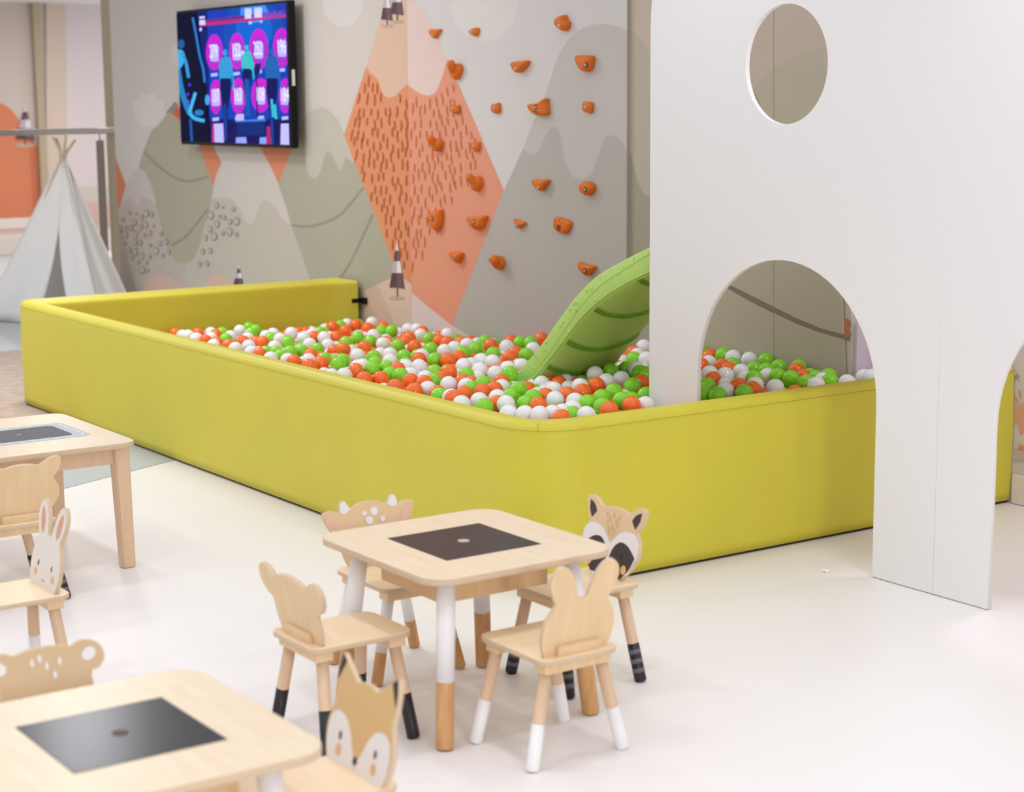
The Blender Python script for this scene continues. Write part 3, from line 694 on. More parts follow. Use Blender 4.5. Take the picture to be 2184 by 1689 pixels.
# ================================================================= TELEVISION
TVY = 5.46
tv = empty('television', (-11.16, WY, 1.84)); tag(tv, 'large wall-mounted flat television showing magenta discs and cyclists in blue light', 'television')
TO = Vector((-11.16, WY, 1.84))
tx0, tx1, tz0, tz1 = -11.985, -10.332, 1.380, 2.298
box('housing', Vector((tx0, TVY+.002, tz0))-TO, Vector((tx1, TVY+.055, tz1))-TO, M['black'], tv, bev=.006)
box('wall_mount', Vector((-11.5, TVY+.05, 1.6))-TO, Vector((-10.8, WY-.001, 2.1))-TO, M['black'], tv, bev=.004)
box('side_label', Vector((tx1-.001, TVY+.018, 1.77))-TO, Vector((tx1+.0015, TVY+.038, 1.87))-TO, M['switch'], tv, bev=0)
scr = box('screen', Vector((tx0+.018, TVY, tz0+.022))-TO, Vector((tx1-.018, TVY+.004, tz1-.018))-TO, mat('screen_base', srgb(8, 8, 28), emit=.7), tv, bev=0)
sx0, sx1, sz0, sz1 = tx0+.018, tx1-.018, tz0+.022, tz1-.018
def E_(r, g, b, s=1.0):
    k = 'screen_%d_%d_%d' % (r, g, b)
    if k not in M: M[k] = mat(k, srgb(r, g, b), emit=s)
    return M[k]
TP = lambda L: [(on_y(x/5.118+360, y/5.118, TVY).x, on_y(x/5.118+360, y/5.118, TVY).z) for x, y in L]
def clip_z(poly, lo_, hi__):
    return [(x, z) for z, x in clip_x([(z, x) for x, z in poly], lo_, hi__)]
sl = []
def T_(pts, c, s=1.0): sl.append((TP(pts), E_(*c, s)))
T_([(300, 100), (1400, -60), (1400, 1700), (470, 1700), (420, 1050)], (16, 34, 110))
T_([(420, 100), (1400, -60), (1400, 1300), (450, 1300)], (24, 62, 176))
T_([(440, 1330), (1400, 1310), (1400, 1700), (460, 1700)], (26, 20, 84)); T_(ellipse(930, 380, 330, 420, 30), (18, 76, 176)); T_(ellipse(930, 330, 200, 260, 30), (22, 96, 204)); T_(ellipse(930, 130, 150, 120, 24), (56, 140, 246))
T_([(340, 250), (1280, 160), (1280, 110), (820, 165), (400, 215)], (110, 44, 140)); T_([(335, 290), (1290, 188), (1290, 168), (400, 245)], (196, 40, 112))
for k in range(14): T_([(1030+k*18, 192-k*1.6), (1030+k*18, 150-(k % 4)*12), (1040+k*18, 150-(k % 4)*12), (1040+k*18, 192-k*1.6)], (120, 90, 214))
for x0, y0, x1, y1 in ((335, 180, 395, 205), (335, 220, 400, 275), (338, 305, 362, 340), (832, 95, 905, 205), (935, 85, 1020, 195), (875, 240, 908, 265), (1000, 228, 1022, 250)):
    T_([(x0, y0), (x1, y0-4), (x1, y1-4), (x0, y1)], (206, 206, 250))
discs = [(500, 572, 92, 198, '279'), (745, 560, 84, 200, '152'), (985, 540, 102, 224, '252'), (1240, 520, 98, 214, '196'), (518, 1057, 66, 190, '137'), (765, 1045, 82, 196, '163'), (1010, 1040, 104, 186, '108'), (1275, 1045, 66, 192, '184')]
for x, y, rx, ry, t in discs:
    T_(ellipse(x, y, rx, ry, 40), (206, 30, 206)); T_(ellipse(x+6, y+18, rx*.86, ry*.82, 36), (176, 44, 196))
    T_(ellipse(x+4, y+10, rx*.66, ry*.6, 30), (150, 60, 214)); T_(rrect(x-44, y-75, x+48, y+100, 20), (186, 170, 246))
    T_([(x-36, y+240-10), (x+34, y+232-10), (x+34, y+268-10), (x-36, y+276-10)], (176, 186, 250))
# floor reflections, stage
for x0, x1, c in ((495, 600, (186, 182, 250)), (740, 850, (150, 160, 250)), (1000, 1080, (130, 160, 250)), (1230, 1340, (190, 186, 250)), (480, 500, (190, 50, 130)), (1075, 1130, (170, 40, 110))):
    y0 = 1350 if c[0] > 180 and x0 != 1075 else (1500 if c[1] > 100 else 1380)
    T_([(x0, y0), (x1, y0-4), (x1+10, 1600), (x0-6, 1600)], c)
T_([(745, 1320), (1062, 1305), (1062, 1480), (748, 1480)], (20, 42, 116)); T_([(735, 1310), (1065, 1296), (1065, 1322), (735, 1334)], (60, 120, 224)); T_([(740, 1250), (826, 1240), (828, 1312), (740, 1318)], (192, 180, 246))
# riders and bikes
def rider(x, y, s, c, legs=True):
    T_(ellipse(x, y, 26*s, 38*s, 16), c); T_(smooth_closed([(x-30*s, y+60*s), (x+20*s, y+40*s), (x+62*s, y+80*s), (x+70*s, y+220*s), (x+50*s, y+330*s), (x-50*s, y+330*s), (x-66*s, y+200*s), (x-62*s, y+100*s)], 4), c)
    T_([(x-52*s, y+280*s), (x+60*s, y+280*s), (x+60*s, y+420*s), (x+24*s, y+640*s), (x+40*s, y+880*s), (x-10*s, y+900*s), (x-22*s, y+640*s), (x-56*s, y+420*s)], (14, 24, 84))
    T_(stroke([(x+64*s, y+120*s), (x+84*s, y+260*s), (x+96*s, y+420*s)], 20*s), c)
    T_(stroke([(x-6*s, y+560*s), (x+4*s, y+760*s), (x+10*s, y+960*s)], 30*s), (24, 60, 150))
rider(622, 575, 1.0, (52, 150, 206)); rider(1130, 560, 1.05, (32, 96, 176)); rider(858, 520, .82, (60, 186, 196))
T_(stroke([(830, 560), (770, 610)], 36), (190, 200, 250)); T_(stroke([(890, 600), (930, 700), (905, 760)], 26), (40, 190, 170)); T_([(950, 700), (1015, 690), (1000, 800), (940, 810)], (18, 30, 96)); T_(stroke([(965, 800), (975, 1290)], 16), (24, 26, 90))
T_(stroke([(1165, 1140), (1180, 1300)], 26), (54, 200, 170)); T_(stroke([(1130, 1080), (1150, 1280)], 26), (64, 180, 230)); T_(stroke([(860, 860), (875, 1270)], 50), (24, 84, 170))
# left foreground rider
T_([(90, 120), (300, 100), (330, 400), (400, 800), (420, 1200), (470, 1700), (100, 1700)], (14, 14, 44))
T_(stroke(smooth_open([(270, 190), (310, 400), (345, 600), (385, 760), (400, 900)], 4), 24), (40, 120, 206)); T_(ellipse(430, 1090, 26, 60, 16), (60, 160, 230))
T_(ellipse(145, 480, 36, 50, 18), (30, 92, 148)); T_(smooth_closed([(96, 560), (150, 545), (185, 600), (170, 690), (120, 760), (96, 720)], 4), (60, 168, 222))
T_(stroke(smooth_open([(150, 570), (195, 680), (215, 780), (225, 850)], 4), 34), (48, 150, 210)); T_(stroke(smooth_open([(110, 760), (140, 950), (190, 1120), (240, 1240)], 4), 60), (34, 126, 186))
T_(stroke([(300, 1010), (235, 1230)], 34), (70, 180, 236)); T_(stroke(smooth_open([(235, 1230), (290, 1290), (400, 1320)], 4), 40), (64, 172, 232)); T_(stroke([(245, 1300), (262, 1560)], 26), (28, 88, 170)); T_(ellipse(340, 1230, 50, 34, 16), (36, 120, 190))
for x, y in ((238, 925), (220, 1028), (226, 1105)): T_(ellipse(x, y, 15, 18, 12), (84, 50, 232))
sl = [(clip_z(clip_x(p, sx0, sx1), sz0, sz1), m) for p, m in sl]
sl = [(p, m) for p, m in sl if len(p) > 2]
decals('picture', [(p, m) for p, m in sl], lambda x, z, d: (x-TO.x, TVY-d-TO.y, z-TO.z), tv, .00006)
for x, y, rx, ry, t in discs:
    cu = bpy.data.curves.new('t', 'FONT'); cu.body = t; cu.size = .085; cu.align_x = 'CENTER'; cu.align_y = 'CENTER'; cu.resolution_u = 3
    tmp = bpy.data.objects.new('tmp', cu); me = bpy.data.meshes.new_from_object(tmp); bpy.data.objects.remove(tmp)
    p = on_y(x/5.118+360, (y-6)/5.118, TVY)
    me.transform(Matrix.Translation((p.x-TO.x, TVY-.0085-TO.y, p.z-TO.z)) @ Matrix.Rotation(math.pi/2, 4, 'X') @ Matrix.Scale(1.5, 4, (0, 1, 0)))
    me.materials.clear(); me.materials.append(E_(240, 240, 255, 1.0)); link('score', me, tv)

# ================================================================= TEEPEE
tp = empty('teepee', (-13.5, 5.1, 0)); tag(tp, 'white canvas play teepee with open front flap and crossed wooden poles', 'tent')
TT = Vector((-13.5, 5.1, 0))
P1, P2, P3, P4 = Vector((-13.95, 4.62, .01)), Vector((-12.93, 5.20, .01)), Vector((-13.02, 5.54, .01)), Vector((-14.15, 5.40, .01))
apd = on_y(134, 333, 5.10); AP = Vector((apd.x, apd.y, apd.z))
def face(name, a, b, opening=None, m=M['canvas'], N=14, ph=0.0):
    vs = []; fs = []; n_ = (b-a).cross(AP-a).normalized()
    for i in range(N+1):
        for j in range(N+1):
            s, t = i/N, j/N
            top = AP + (b-a)*(s-.5)*.05
            p = a*(1-s)*(1-t)+b*s*(1-t)+top*t
            fold = math.sin(s*9+ph+t*2.5)*.014*(1-t)*math.sin(math.pi*s) + math.sin(s*21+t*6+ph)*.005*(1-t)*math.sin(math.pi*s)
            vs.append(p + n_*fold*1.2 - TT)
    for i in range(N):
        for j in range(N):
            sc, tc = (i+.5)/N, (j+.5)/N
            fs.append((i*(N+1)+j, (i+1)*(N+1)+j, (i+1)*(N+1)+j+1, i*(N+1)+j+1))
    return vs, fs
def canvas_face(a, b, ph, flap=False):
    if not flap:
        vs, fs = face('c', a, b, ph=ph)
        o = pyobj('canvas_side', vs, fs, M['canvas'], tp, smooth=True)
    else:
        # two flaps either side of a tall slit
        tm = .58
        for side in (0, 1):
            N = 16; vs = []; fs = []
            for i in range(N+1):
                for j in range(N+1):
                    t = j/N; s = i/N
                    g = max(0, (tm-t)/tm)
                    ce_ = .595 + (-.13 if side == 0 else .16)*g
                    u = s*ce_ if side == 0 else ce_+(1-ce_)*s
                    top = AP + (b-a)*(u-.5)*.05
                    p = a*(1-u)*(1-t)+b*u*(1-t)+top*t
                    n_ = (b-a).cross(AP-a).normalized()
                    fold = math.sin((u*7-t*3.2)*2.6+ph)*.016*(1-t)*math.sin(math.pi*min(1, s*1.0)) + math.sin(u*26+t*9)*.004*(1-t)
                    vs.append(p + n_*fold - TT)
            for i in range(N):
                for j in range(N): fs.append((i*(N+1)+j, (i+1)*(N+1)+j, (i+1)*(N+1)+j+1, i*(N+1)+j+1))
            o = pyobj('canvas_flap', vs, fs, M['canvas'], tp, smooth=True); o.modifiers.new('s', 'SOLIDIFY').thickness = .004
canvas_face(P1, P2, .4, True); canvas_face(P2, P3, 1.3); canvas_face(P3, P4, 2.1); canvas_face(P4, P1, 3.0)
for q, (pt, dx) in enumerate(((P1, (.085, -.0)), (P2, (-.075, 0)), (P3, (-.065, .02)), (P4, (.06, .02)))):
    d = (AP-pt).normalized(); c = (P1+P2+P3+P4)/4
    tube('pole', [pt.lerp(c, .16)-TT, AP.lerp(pt, .02)-TT, AP + Vector(((AP-pt).x*.16 + dx[0]*.4, (AP-pt).y*.10, .12+.01*q))-TT], .011, M['pole'], tp, n=10)
tube('hem_seam', [P2.lerp(AP, t/10)+Vector((.01, -.01, 0))-TT for t in range(11)], .008, M['canvas'], tp, n=6)
for k in range(3):
    tube('tie', [AP+Vector((.032*math.cos(a), .032*math.sin(a), .005+.014*k))-TT for a in [2*math.pi*i/14 for i in range(14)]], .0055, M['rope'], tp, n=6, closed=True)
tube('tie_end', [AP+Vector((.03, -.02, .01))-TT, AP+Vector((.07, -.03, -.03))-TT, AP+Vector((.05, -.03, -.08))-TT, AP+Vector((.09, -.03, -.07))-TT], .004, M['rope'], tp, n=6)

# ================================================================= RAILING, SWITCH
RXX = -14.6
h0, h1 = on_x(-330, 291, RXX), on_x(243, 278, RXX)
rail = empty('handrail', (RXX, 5.6, 0)); tag(rail, 'brushed metal handrail on a thick upright behind the teepee', 'railing')
RO = Vector((RXX, 5.6, 0))
h1 = Vector((RXX, 6.6, h1.z)); h0 = Vector((RXX, h0.y, h0.z))
cyl('top_rail', h0-RO, h1-RO, .024, .024, M['steel'], rail)
bp_ = on_x(213, 300, RXX)
cyl('stem', Vector((RXX, bp_.y, h1.z-.01))-RO, Vector((RXX, bp_.y, h1.z-.09))-RO, .006, .006, M['steel'], rail, n=10)
box('upright', Vector((RXX-.022, bp_.y-.028, .002))-RO, Vector((RXX+.022, bp_.y+.028, h1.z-.08))-RO, M['baluster'], rail, bev=.004)
box('upright', Vector((RXX-.022, 4.2, .002))-RO, Vector((RXX+.022, 4.25, h1.z-.08))-RO, M['baluster'], rail, bev=.004)
s0, s1 = on_x(193, 241, -20.98), on_x(217, 214, -20.98)
sw = empty('light_switch', ((-20.985), (s0.y+s1.y)/2, (s0.z+s1.z)/2)); tag(sw, 'square white light switch on the far pinkish wall', 'light switch')
hw_, hh_ = abs(s1.y-s0.y)/2, abs(s1.z-s0.z)/2
box('plate', (-.003, -hw_, -hh_), (.012, hw_, hh_), M['switch'], sw, bev=.004)
box('rocker', (.012, -hw_*.5, -hh_*.6), (.018, hw_*.5, hh_*.6), M['white_paint'], sw, bev=.002)

# carpet beside the pit
rug = pyobj('carpet', [(-12.45, 1.0, .003), (-9.0, 1.0, .003), (-9.0, 3.488, .003), (-9.9, 3.488, .003), (-9.99, 3.56, .003), (-9.99, 4.9, .003), (-12.1, 4.5, .003)], [tuple(range(7))], M['carpet'])
tag(rug, 'mottled brown carpet patch left of the padded pit wall', 'carpet')
pr = on_z(1760, 1218, .003)
sc_ = pyobj('paper_scrap', [(pr.x+.016*math.cos(a)*(1 if k % 2 else .5), pr.y+.016*math.sin(a)*(1 if k % 2 else .5), .003+.002*(k % 3)) for k, a in enumerate([2*math.pi*i/10 for i in range(10)])], [tuple(range(10))], M['scrap'])
tag(sc_, 'tiny torn white paper scrap on the floor by the pit wall', 'scrap')

# ================================================================= BALLS
# prominent balls are placed where the photo shows them, the rest is packed around and below, then everything is pushed apart
BA="O200,320 W300,345 W370,345 O495,320 W480,385 W665,310 O730,335 W665,375 G810,310 O595,410 O740,440 W700,470 G860,390 W920,355 W1040,280 G1150,240 G1240,275 G1185,310 O895,470 W985,510 O1080,420 O1250,430 O1340,430 W1155,480 W1190,560 W1140,380 G1380,560 G1510,560 W1490,490 W1440,640 W1380,350 W1470,320 W1560,390 W1703,310 G1660,430 G1440,380 O1300,580 G1690,560 G1570,610 W1660,660 O1740,680"
BB="O580,315 W840,270 O1000,280 W1285,240 O1210,350 O1485,320 O810,390 G720,300 G350,420 W430,510 O640,500 W500,650 W220,450 O250,500 W170,630 G310,720 O190,830 G820,600 G1040,510 O780,720 O1150,690 G1260,580 W1310,470 W1485,620 G1460,390 G1640,390 W1930,360 W2090,360 O1960,520 G1750,660 O1890,590 O2050,670 W1030,830 G1320,860 W1610,810 W1610,930 G1860,850 G760,920 G680,990 O380,970 O160,1020 W150,920 G430,900 W790,1190 O1000,1100 W1120,1020 G1290,1070 G1340,980 G1550,1050 G1610,1170 O1440,1250 O1160,1260 O1490,1200 O1700,1400 W1890,1030 W2130,1030 O1750,1080 O2130,900 W1980,1180 O1980,1290 O2050,1470 G1800,1190 G20,750 W60,520"
BC="O160,220 W130,270 G270,330 W570,255 O440,370 O560,400 G300,500 W520,530 W685,480 O800,400 W890,430 G820,560 G1030,495 O1280,440 G1320,580 W1540,460 G1765,395 O1620,370 O2110,330 G1930,400 W1970,500 W150,610 G365,675 O580,680 O760,640 O1590,640 O1690,570 G1860,600 W850,780 W1120,690 W1310,710 W1095,840 W950,760 W1560,830 W1360,900 W1790,790 G1590,900 G360,880 O600,880 G880,930 W210,980 O190,1060 G340,1020 W590,1080 O450,990 O820,1040 O960,1070 W880,1110 G1150,1070 O1450,1040 W1460,1130 O1340,1170 W250,1160 O410,1230 G960,1160 O845,1240 W630,1290 O670,1310 G440,1270 W1090,1350 G1170,1450 O1150,1200 W1390,1300 O1390,1400 W1530,1400 G1730,1170 G1610,1280 G1850,1400 W1570,1560 W1840,1570 G1970,1300 O2060,1430 W2080,1580 O50,1170 W800,1400"
BDR="O615,1300 W690,1325 O785,1290 W680,1250 W670,1440 W830,1400 W750,1430 G950,1355 O910,1265 O1020,1210 W890,1220 G1065,1310 G1070,1380 O1125,1410 G1160,1260 G1225,1330 G1310,1215 W1220,1160 W1100,1180 G1135,1100 W1010,1120 G1260,1080 W1340,1080 G1370,1110 W1400,900 O1320,950 W1350,970 G1320,1000 W1420,1000 G1420,1120 O1380,1190 G1420,1290 G1300,1330 O1305,1370 W1410,1370 W940,1450 G830,1450 O740,1475 W850,1340"
BE="G195,530 O240,550 W235,580 O200,590 W240,628 G300,545 W345,555 O295,595 G343,590 W418,565 O325,610 W310,635 W380,620 W400,650 G492,570 G440,650 G440,610 G495,615 W500,640 G550,600 G545,640 G605,650 G640,600 O630,615 O665,645 G690,640 G775,640 G675,670 W315,680 O370,685 G230,685 O255,655 W310,705 W445,680 O432,700 W535,690 G395,715 G210,725 G275,725 G720,650 W750,660 G785,665 W720,680 W850,670 W935,645 W970,645"
BALL_SRC=[(BA,6.067,340,660),(BB,8.4,640,660),(BC,7.679,880,680),(BDR,3.754,1000,500),(BE,2.111,1400,500)]
def settle_balls():
    rng = np.random.default_rng(5); r = .038
    EY = np.array([0, 0, CAM_H])
    rv = lambda px, py: np.array(ray(px, py)[:])
    X0, X1, Y0, Y1 = -9.65+r, -5.02-r, 3.585+r, 5.575-r
    def S(x, y):
        t = min(1, max(0, (x+9.5)/3.2)); t = t*t*(3-2*t)
        return .40+.105*t + .03*min(1, max(0, x+7.0))*min(1, max(0, (y-4.6)/.9))
    pin = []; col = []; rays = []
    for s_, sc, ox_, oy_ in BALL_SRC:
        for tok in s_.split():
            a, b = tok[1:].split(','); px, py = float(a)/sc+ox_, float(b)/sc+oy_; d = rv(px, py)
            z = .45
            for _ in range(25):
                P = EY + d*((z-CAM_H)/d[2]); z = S(P[0], P[1])-r
            if P[1] > Y1: P = EY+d*(Y1/d[1])
            if P[0] < X0: P = EY+d*(X0/d[0])
            if P[1] < Y0: P = EY+d*(Y0/d[1])
            if P[0] > X1: P = EY+d*(X1/d[0])
            d = d/np.linalg.norm(d); c = 'OWG'.index(tok[0])
            if any(col[j] == c and math.acos(min(1, float(d @ rays[j]))) < .56*r/np.linalg.norm(P-EY) for j in range(len(pin))): continue
            pin.append(P); col.append(c); rays.append(d)
    pin = np.array(pin); rays = np.array(rays); npn = len(pin)
    fill = []; dd = .0775
    for L, off in enumerate([.052, .118]):
        y = Y0; row = 0
        while y <= Y1:
            x = X0+(row % 2)*dd/2+L*dd/2
            while x <= X1:
                xx = x+rng.normal(0, .006); yy = y+rng.normal(0, .006)+L*dd/3
                if X0 <= xx <= X1 and Y0 <= yy <= Y1: fill.append([xx, yy, S(xx, yy)-r-off+rng.normal(0, .008)])
                x += dd
            y += dd*.866; row += 1
    fill = np.array(fill)
    fill = fill[np.linalg.norm(fill[:, None]-pin[None], axis=2).min(1) > 1.25*r]
    P = np.vstack([pin, fill]); n_ = len(P); homez = P[:, 2].copy(); w = np.ones(n_); w[:npn] = .35
    prof = [(-5.73, 1.02), (-6.04, .90), (-6.18, .82), (-6.28, .74), (-6.36, .66), (-6.46, .57), (-6.56, .48), (-6.70, .40), (-6.80, .36), (-6.9, .34)]
    slp = np.array([[xa+(xb-xa)*t, yy, za+(zb-za)*t] for (xa, za), (xb, zb) in zip(prof, prof[1:]) for t in np.linspace(0, 1, 8) for yy in np.arange(4.64, 5.07, .03)])
    for it in range(140):
        if it % 4 == 0:
            cell = np.floor(P[:, :2]/.085).astype(int); key = {}
            for i, ab_ in enumerate(map(tuple, cell)): key.setdefault(ab_, []).append(i)
            I = []; J = []
            for (a, b), l in key.items():
                for da, db in ((0, 0), (1, 0), (0, 1), (1, 1), (1, -1)):
                    m = key.get((a+da, b+db))
                    if not m: continue
                    for i in l:
                        for j in m:
                            if (da, db) == (0, 0) and j <= i: continue
                            I.append(i); J.append(j)
            IA = np.array(I); JA = np.array(J)
        v = P[IA]-P[JA]; L = np.linalg.norm(v, axis=1)+1e-9; ov = 2*r-L; m = ov > 0
        I, J, v, L, ov = IA[m], JA[m], v[m], L[m], ov[m]
        dv = (v/L[:, None])*ov[:, None]*.5; wsu = w[I]+w[J]
        D_ = np.zeros_like(P); cnt = np.zeros(n_)
        np.add.at(D_, I, dv*(2*w[I]/wsu)[:, None]); np.add.at(D_, J, -dv*(2*w[J]/wsu)[:, None]); np.add.at(cnt, I, 1); np.add.at(cnt, J, 1)
        P += D_/np.maximum(cnt, 1)[:, None]*1.3
        q = P[:npn]-EY; t = (q*rays).sum(1); P[:npn] += (EY+rays*t[:, None]-P[:npn])*(.35 if it < 110 else .12)
        if it % 3 == 0 or it > 130:
            for i in np.where((P[:, 0] > -7.0) & (P[:, 1] > 4.58) & (P[:, 1] < 5.12))[0]:
                vv = P[i]-slp; l = np.linalg.norm(vv, axis=1); j = l.argmin()
                if l[j] < r+.010: P[i] += vv[j]/l[j]*(r+.010-l[j])
        P[:, 0] = np.clip(P[:, 0], X0, X1); P[:, 1] = np.clip(P[:, 1], Y0, Y1)
        P[npn:, 2] = np.minimum(P[npn:, 2], homez[npn:]+.012)
        m = (P[:, 0] > -5.70-r) & (P[:, 0] < -5.36+r) & (abs(P[:, 1]-4.602) < .012+r)
        P[m, 1] = 4.602+np.where(P[m, 1] > 4.602, 1, -1)*(.012+r)
    cols = np.concatenate([np.array(col), rng.choice(3, n_-npn, p=[.36, .36, .28])])
    # how much of each ball the photo's viewpoint sees: count the pixels it wins in a small depth raster
    Wd, Hd = 1092, 845; zb = np.full((Hd, Wd), 1e9); idb = np.full((Hd, Wd), -1)
    q = P-EY; rvn, uvn, fvn = (np.array(v[:]) for v in (Rv, Uv, Fv))
    dep = q @ fvn; uu = (1092+F_PX*(q @ rvn)/dep)/2; vv = (844.5-F_PX*(q @ uvn)/dep)/2
    for i in np.argsort(-dep):
        rad = r*F_PX/dep[i]/2; cx, cy = uu[i], vv[i]
        x0, x1, y0, y1 = int(max(0, cx-rad)), int(min(Wd-1, cx+rad+1)), int(max(0, cy-rad)), int(min(Hd-1, cy+rad+1))
        if x0 >= x1 or y0 >= y1: continue
        gy, gx = np.mgrid[y0:y1+1, x0:x1+1]; r2 = (gx-cx)**2+(gy-cy)**2; dp = dep[i]-r*np.sqrt(np.maximum(0, 1-r2/rad**2))
        sub = zb[y0:y1+1, x0:x1+1]; m = (r2 < rad*rad) & (dp < sub); sub[m] = dp[m]; idb[y0:y1+1, x0:x1+1][m] = i
    ex, ey = zip(*[(350, 710), (564, 756), (719, 798), (838, 823), (1000, 862), (1160, 896), (1300, 880), (1400, 865), (1867, 805.5)])
    gy, gx = np.mgrid[0:Hd, 0:Wd]
    idb[(gy*2 > np.interp(gx*2, ex, ey)) | (gx*2 > 1866) | ((gx*2 > 1386) & (gx*2 < 1487))] = -1
    cnt = np.bincount(idb[idb >= 0], minlength=n_); rank = np.argsort(-cnt, kind='stable')
    return P[rank], cols[rank]
bp, bcol = settle_balls()
RBALL = .0379
def sphere_mesh(nm, us, vs_, m):
    bm = bmesh.new(); bmesh.ops.create_uvsphere(bm, u_segments=us, v_segments=vs_, radius=RBALL)
    me = bpy.data.meshes.new(nm); bm.to_mesh(me); bm.free(); me.materials.append(m)
    me.polygons.foreach_set('use_smooth', [True]*len(me.polygons)); return me
bm3 = [sphere_mesh('ball', 36, 20, M[k]) for k in ('ball_o', 'ball_w', 'ball_g')]
cn = ('orange', 'white', 'green')
def zone(p):
    v = Vector(p)-EYE; dpt = v.dot(Fv); px = 1092+F_PX*v.dot(Rv)/dpt; y = p[1]
    if px > 1480:
        a = 'left' if px < 1590 else ('middle' if px < 1700 else 'right')
        b = 'close to the padded wall' if y < 4.75 else ('against the mural' if y > 5.3 else 'halfway back')
        return 'in the %s of the white arch opening, %s' % (a, b)
    cols_ = ((450, 'at the far left tip of the pit'), (540, 'left of the printed fir tree'), (620, 'below the right part of the television'), (700, 'left below the wall bracket'), (770, 'below the black wall bracket'), (840, 'left below the striped tree'), (900, 'below the striped tree'), (970, 'below the orange peak'), (1040, 'below the grey mountain'), (1110, 'left of the slide foot'), (1180, 'at the slide foot'), (1260, 'under the slide'), (1330, 'right of the slide'), (9999, 'beside the white playhouse edge'))
    c = next(n for lim, n in cols_ if px < lim)
    r_ = 'along the front cushion' if y < 3.95 else ('near the mural' if y > 5.25 else ('in the back half' if y > 4.6 else 'in the front half'))
    return '%s, %s' % (c, r_)
for i in range(300):
    c = int(bcol[i]); o = bpy.data.objects.new('pit_ball', bm3[c]); COL.objects.link(o); o.location = bp[i]
    o.rotation_euler = (i*.7, i*1.3, i*.4)
    z_ = zone(bp[i])
    o['label'] = '%s plastic ball %s' % (cn[c], z_); o['category'] = 'ball'; o['group'] = '%s balls %s' % (cn[c], z_)
rest = bp[300:]; rc = bcol[300:]
vis = rest[:, 2] > -9
def merged(name, pts, cols, us, vs_):
    bm = bmesh.new(); bmesh.ops.create_uvsphere(bm, u_segments=us, v_segments=vs_, radius=RBALL)
    bv = np.array([v.co[:] for v in bm.verts]); bf = [[v.index for v in f.verts] for f in bm.faces]; bm.free()
    nv = len(bv); V = (pts[:, None, :]+bv[None]).reshape(-1, 3)
    loops = []; starts = []; tot = []; s = 0
    fl_ = np.array([i for f in bf for i in f]); ft = np.array([len(f) for f in bf]); fst = np.concatenate([[0], np.cumsum(ft)[:-1]])
    N = len(pts)
    me = bpy.data.meshes.new(name); me.vertices.add(N*nv); me.vertices.foreach_set('co', V.ravel())
    L = (fl_[None]+np.arange(N)[:, None]*nv).ravel(); me.loops.add(len(L)); me.loops.foreach_set('vertex_index', L)
    me.polygons.add(N*len(ft)); me.polygons.foreach_set('loop_start', (fst[None]+np.arange(N)[:, None]*len(fl_)).ravel())
    me.polygons.foreach_set('material_index', np.repeat(cols, len(ft))); me.polygons.foreach_set('use_smooth', [True]*(N*len(ft)))
    for k in ('ball_o', 'ball_w', 'ball_g'): me.materials.append(M[k])
    me.update(calc_edges=True); me.validate(); return link(name, me)
ms_ = merged('pit_balls', rest, rc, 20, 12)
tag(ms_, 'remaining mass of orange, white and green balls filling the padded pit', 'balls', kind='stuff')

# ================================================================= TABLES
def leg_set(parent, tops, feet, ztop, r0, r1, bands, mbase, name='leg'):
    for (tx, ty), (fx, fy) in zip(tops, feet):
        a = Vector((tx, ty, ztop)); b = Vector((fx, fy, .002))
        lg = cyl(name, a, b, r0, r1, mbase, parent, n=28, round_end=.006)
        for z0, z1, m, nm in bands:
            f = lambda z: a.lerp(b, (ztop-z)/(ztop-.002))
            rr = lambda z: r0+(r1-r0)*(ztop-z)/(ztop-.002) + (.0004 if nm != 'sock_ring' else .0009)
            pa, pb = f(z1), f(max(z0, .001))
            cyl(nm, pa, pb, rr(z1), rr(max(z0, .001)), m, lg, n=28, round_end=.0062 if z0 <= .002 else 0)

def play_table(cx, cy, label, hole):
    t = empty('play_table', (cx, cy, 0)); tag(t, label, 'table', 'small square play tables with chalkboard inset')
    hx, hy = .318, .299; z = .472
    plate('tabletop', rrect(-hx, -hy, hx, hy, .075, 10), [], .02, Matrix.Translation((0, 0, z-.010)), [M['birch'], M['birch_edge'], M['birch_edge']], t, .003)
    bd = box('chalkboard', (-.154, -.154, z-.004), (.154, .154, z+.0012), M['chalk'], t, bev=.001)
    cyl('finger_hole', (0, 0, z+.0005), (0, 0, z+.0022), .0165, .0165, M[hole], bd, n=28)
    cyl('hole_core', (0, 0, z+.0015), (0, 0, z+.0026), .0125, .0125, M['hole'] if hole == 'hole' else M['hole_dark'], bd, n=28)
    A1, B1 = .156, .174
    ap = empty_part('storage_box', t)
    for nm, lo_, hi2 in (('panel', (-A1, -B1, .357), (A1, -B1+.014, .452)), ('panel', (-A1, B1-.014, .357), (A1, B1, .452)), ('panel', (-A1, -B1+.014, .357), (-A1+.014, B1-.014, .452)), ('panel', (A1-.014, -B1+.014, .357), (A1, B1-.014, .452)), ('panel', (-A1+.01, -B1+.01, .360), (A1-.01, B1-.01, .368))):
        box(nm, lo_, hi2, M['birch_box'], ap, bev=.001)
    leg_set(t, [(sx*.222, sy*.200) for sx in (1, -1) for sy in (-1, 1)], [(sx*.266, sy*.240) for sx in (1, -1) for sy in (-1, 1)], .452, .0245, .0245, [(.178, .450, M['white_paint'], 'white_sleeve')], M['beech'])
    return t
def empty_part(name, parent):
    o = bpy.data.objects.new(name, None); COL.objects.link(o); o.parent = parent; o.empty_display_size = .05; return o
play_table(-4.118, 2.678, 'square birch play table with black chalkboard inset, in front of the padded pit wall', 'hole')
play_table(-3.215, 1.292, 'square birch play table at the lower left corner, glare on its chalkboard', 'hole_dark')

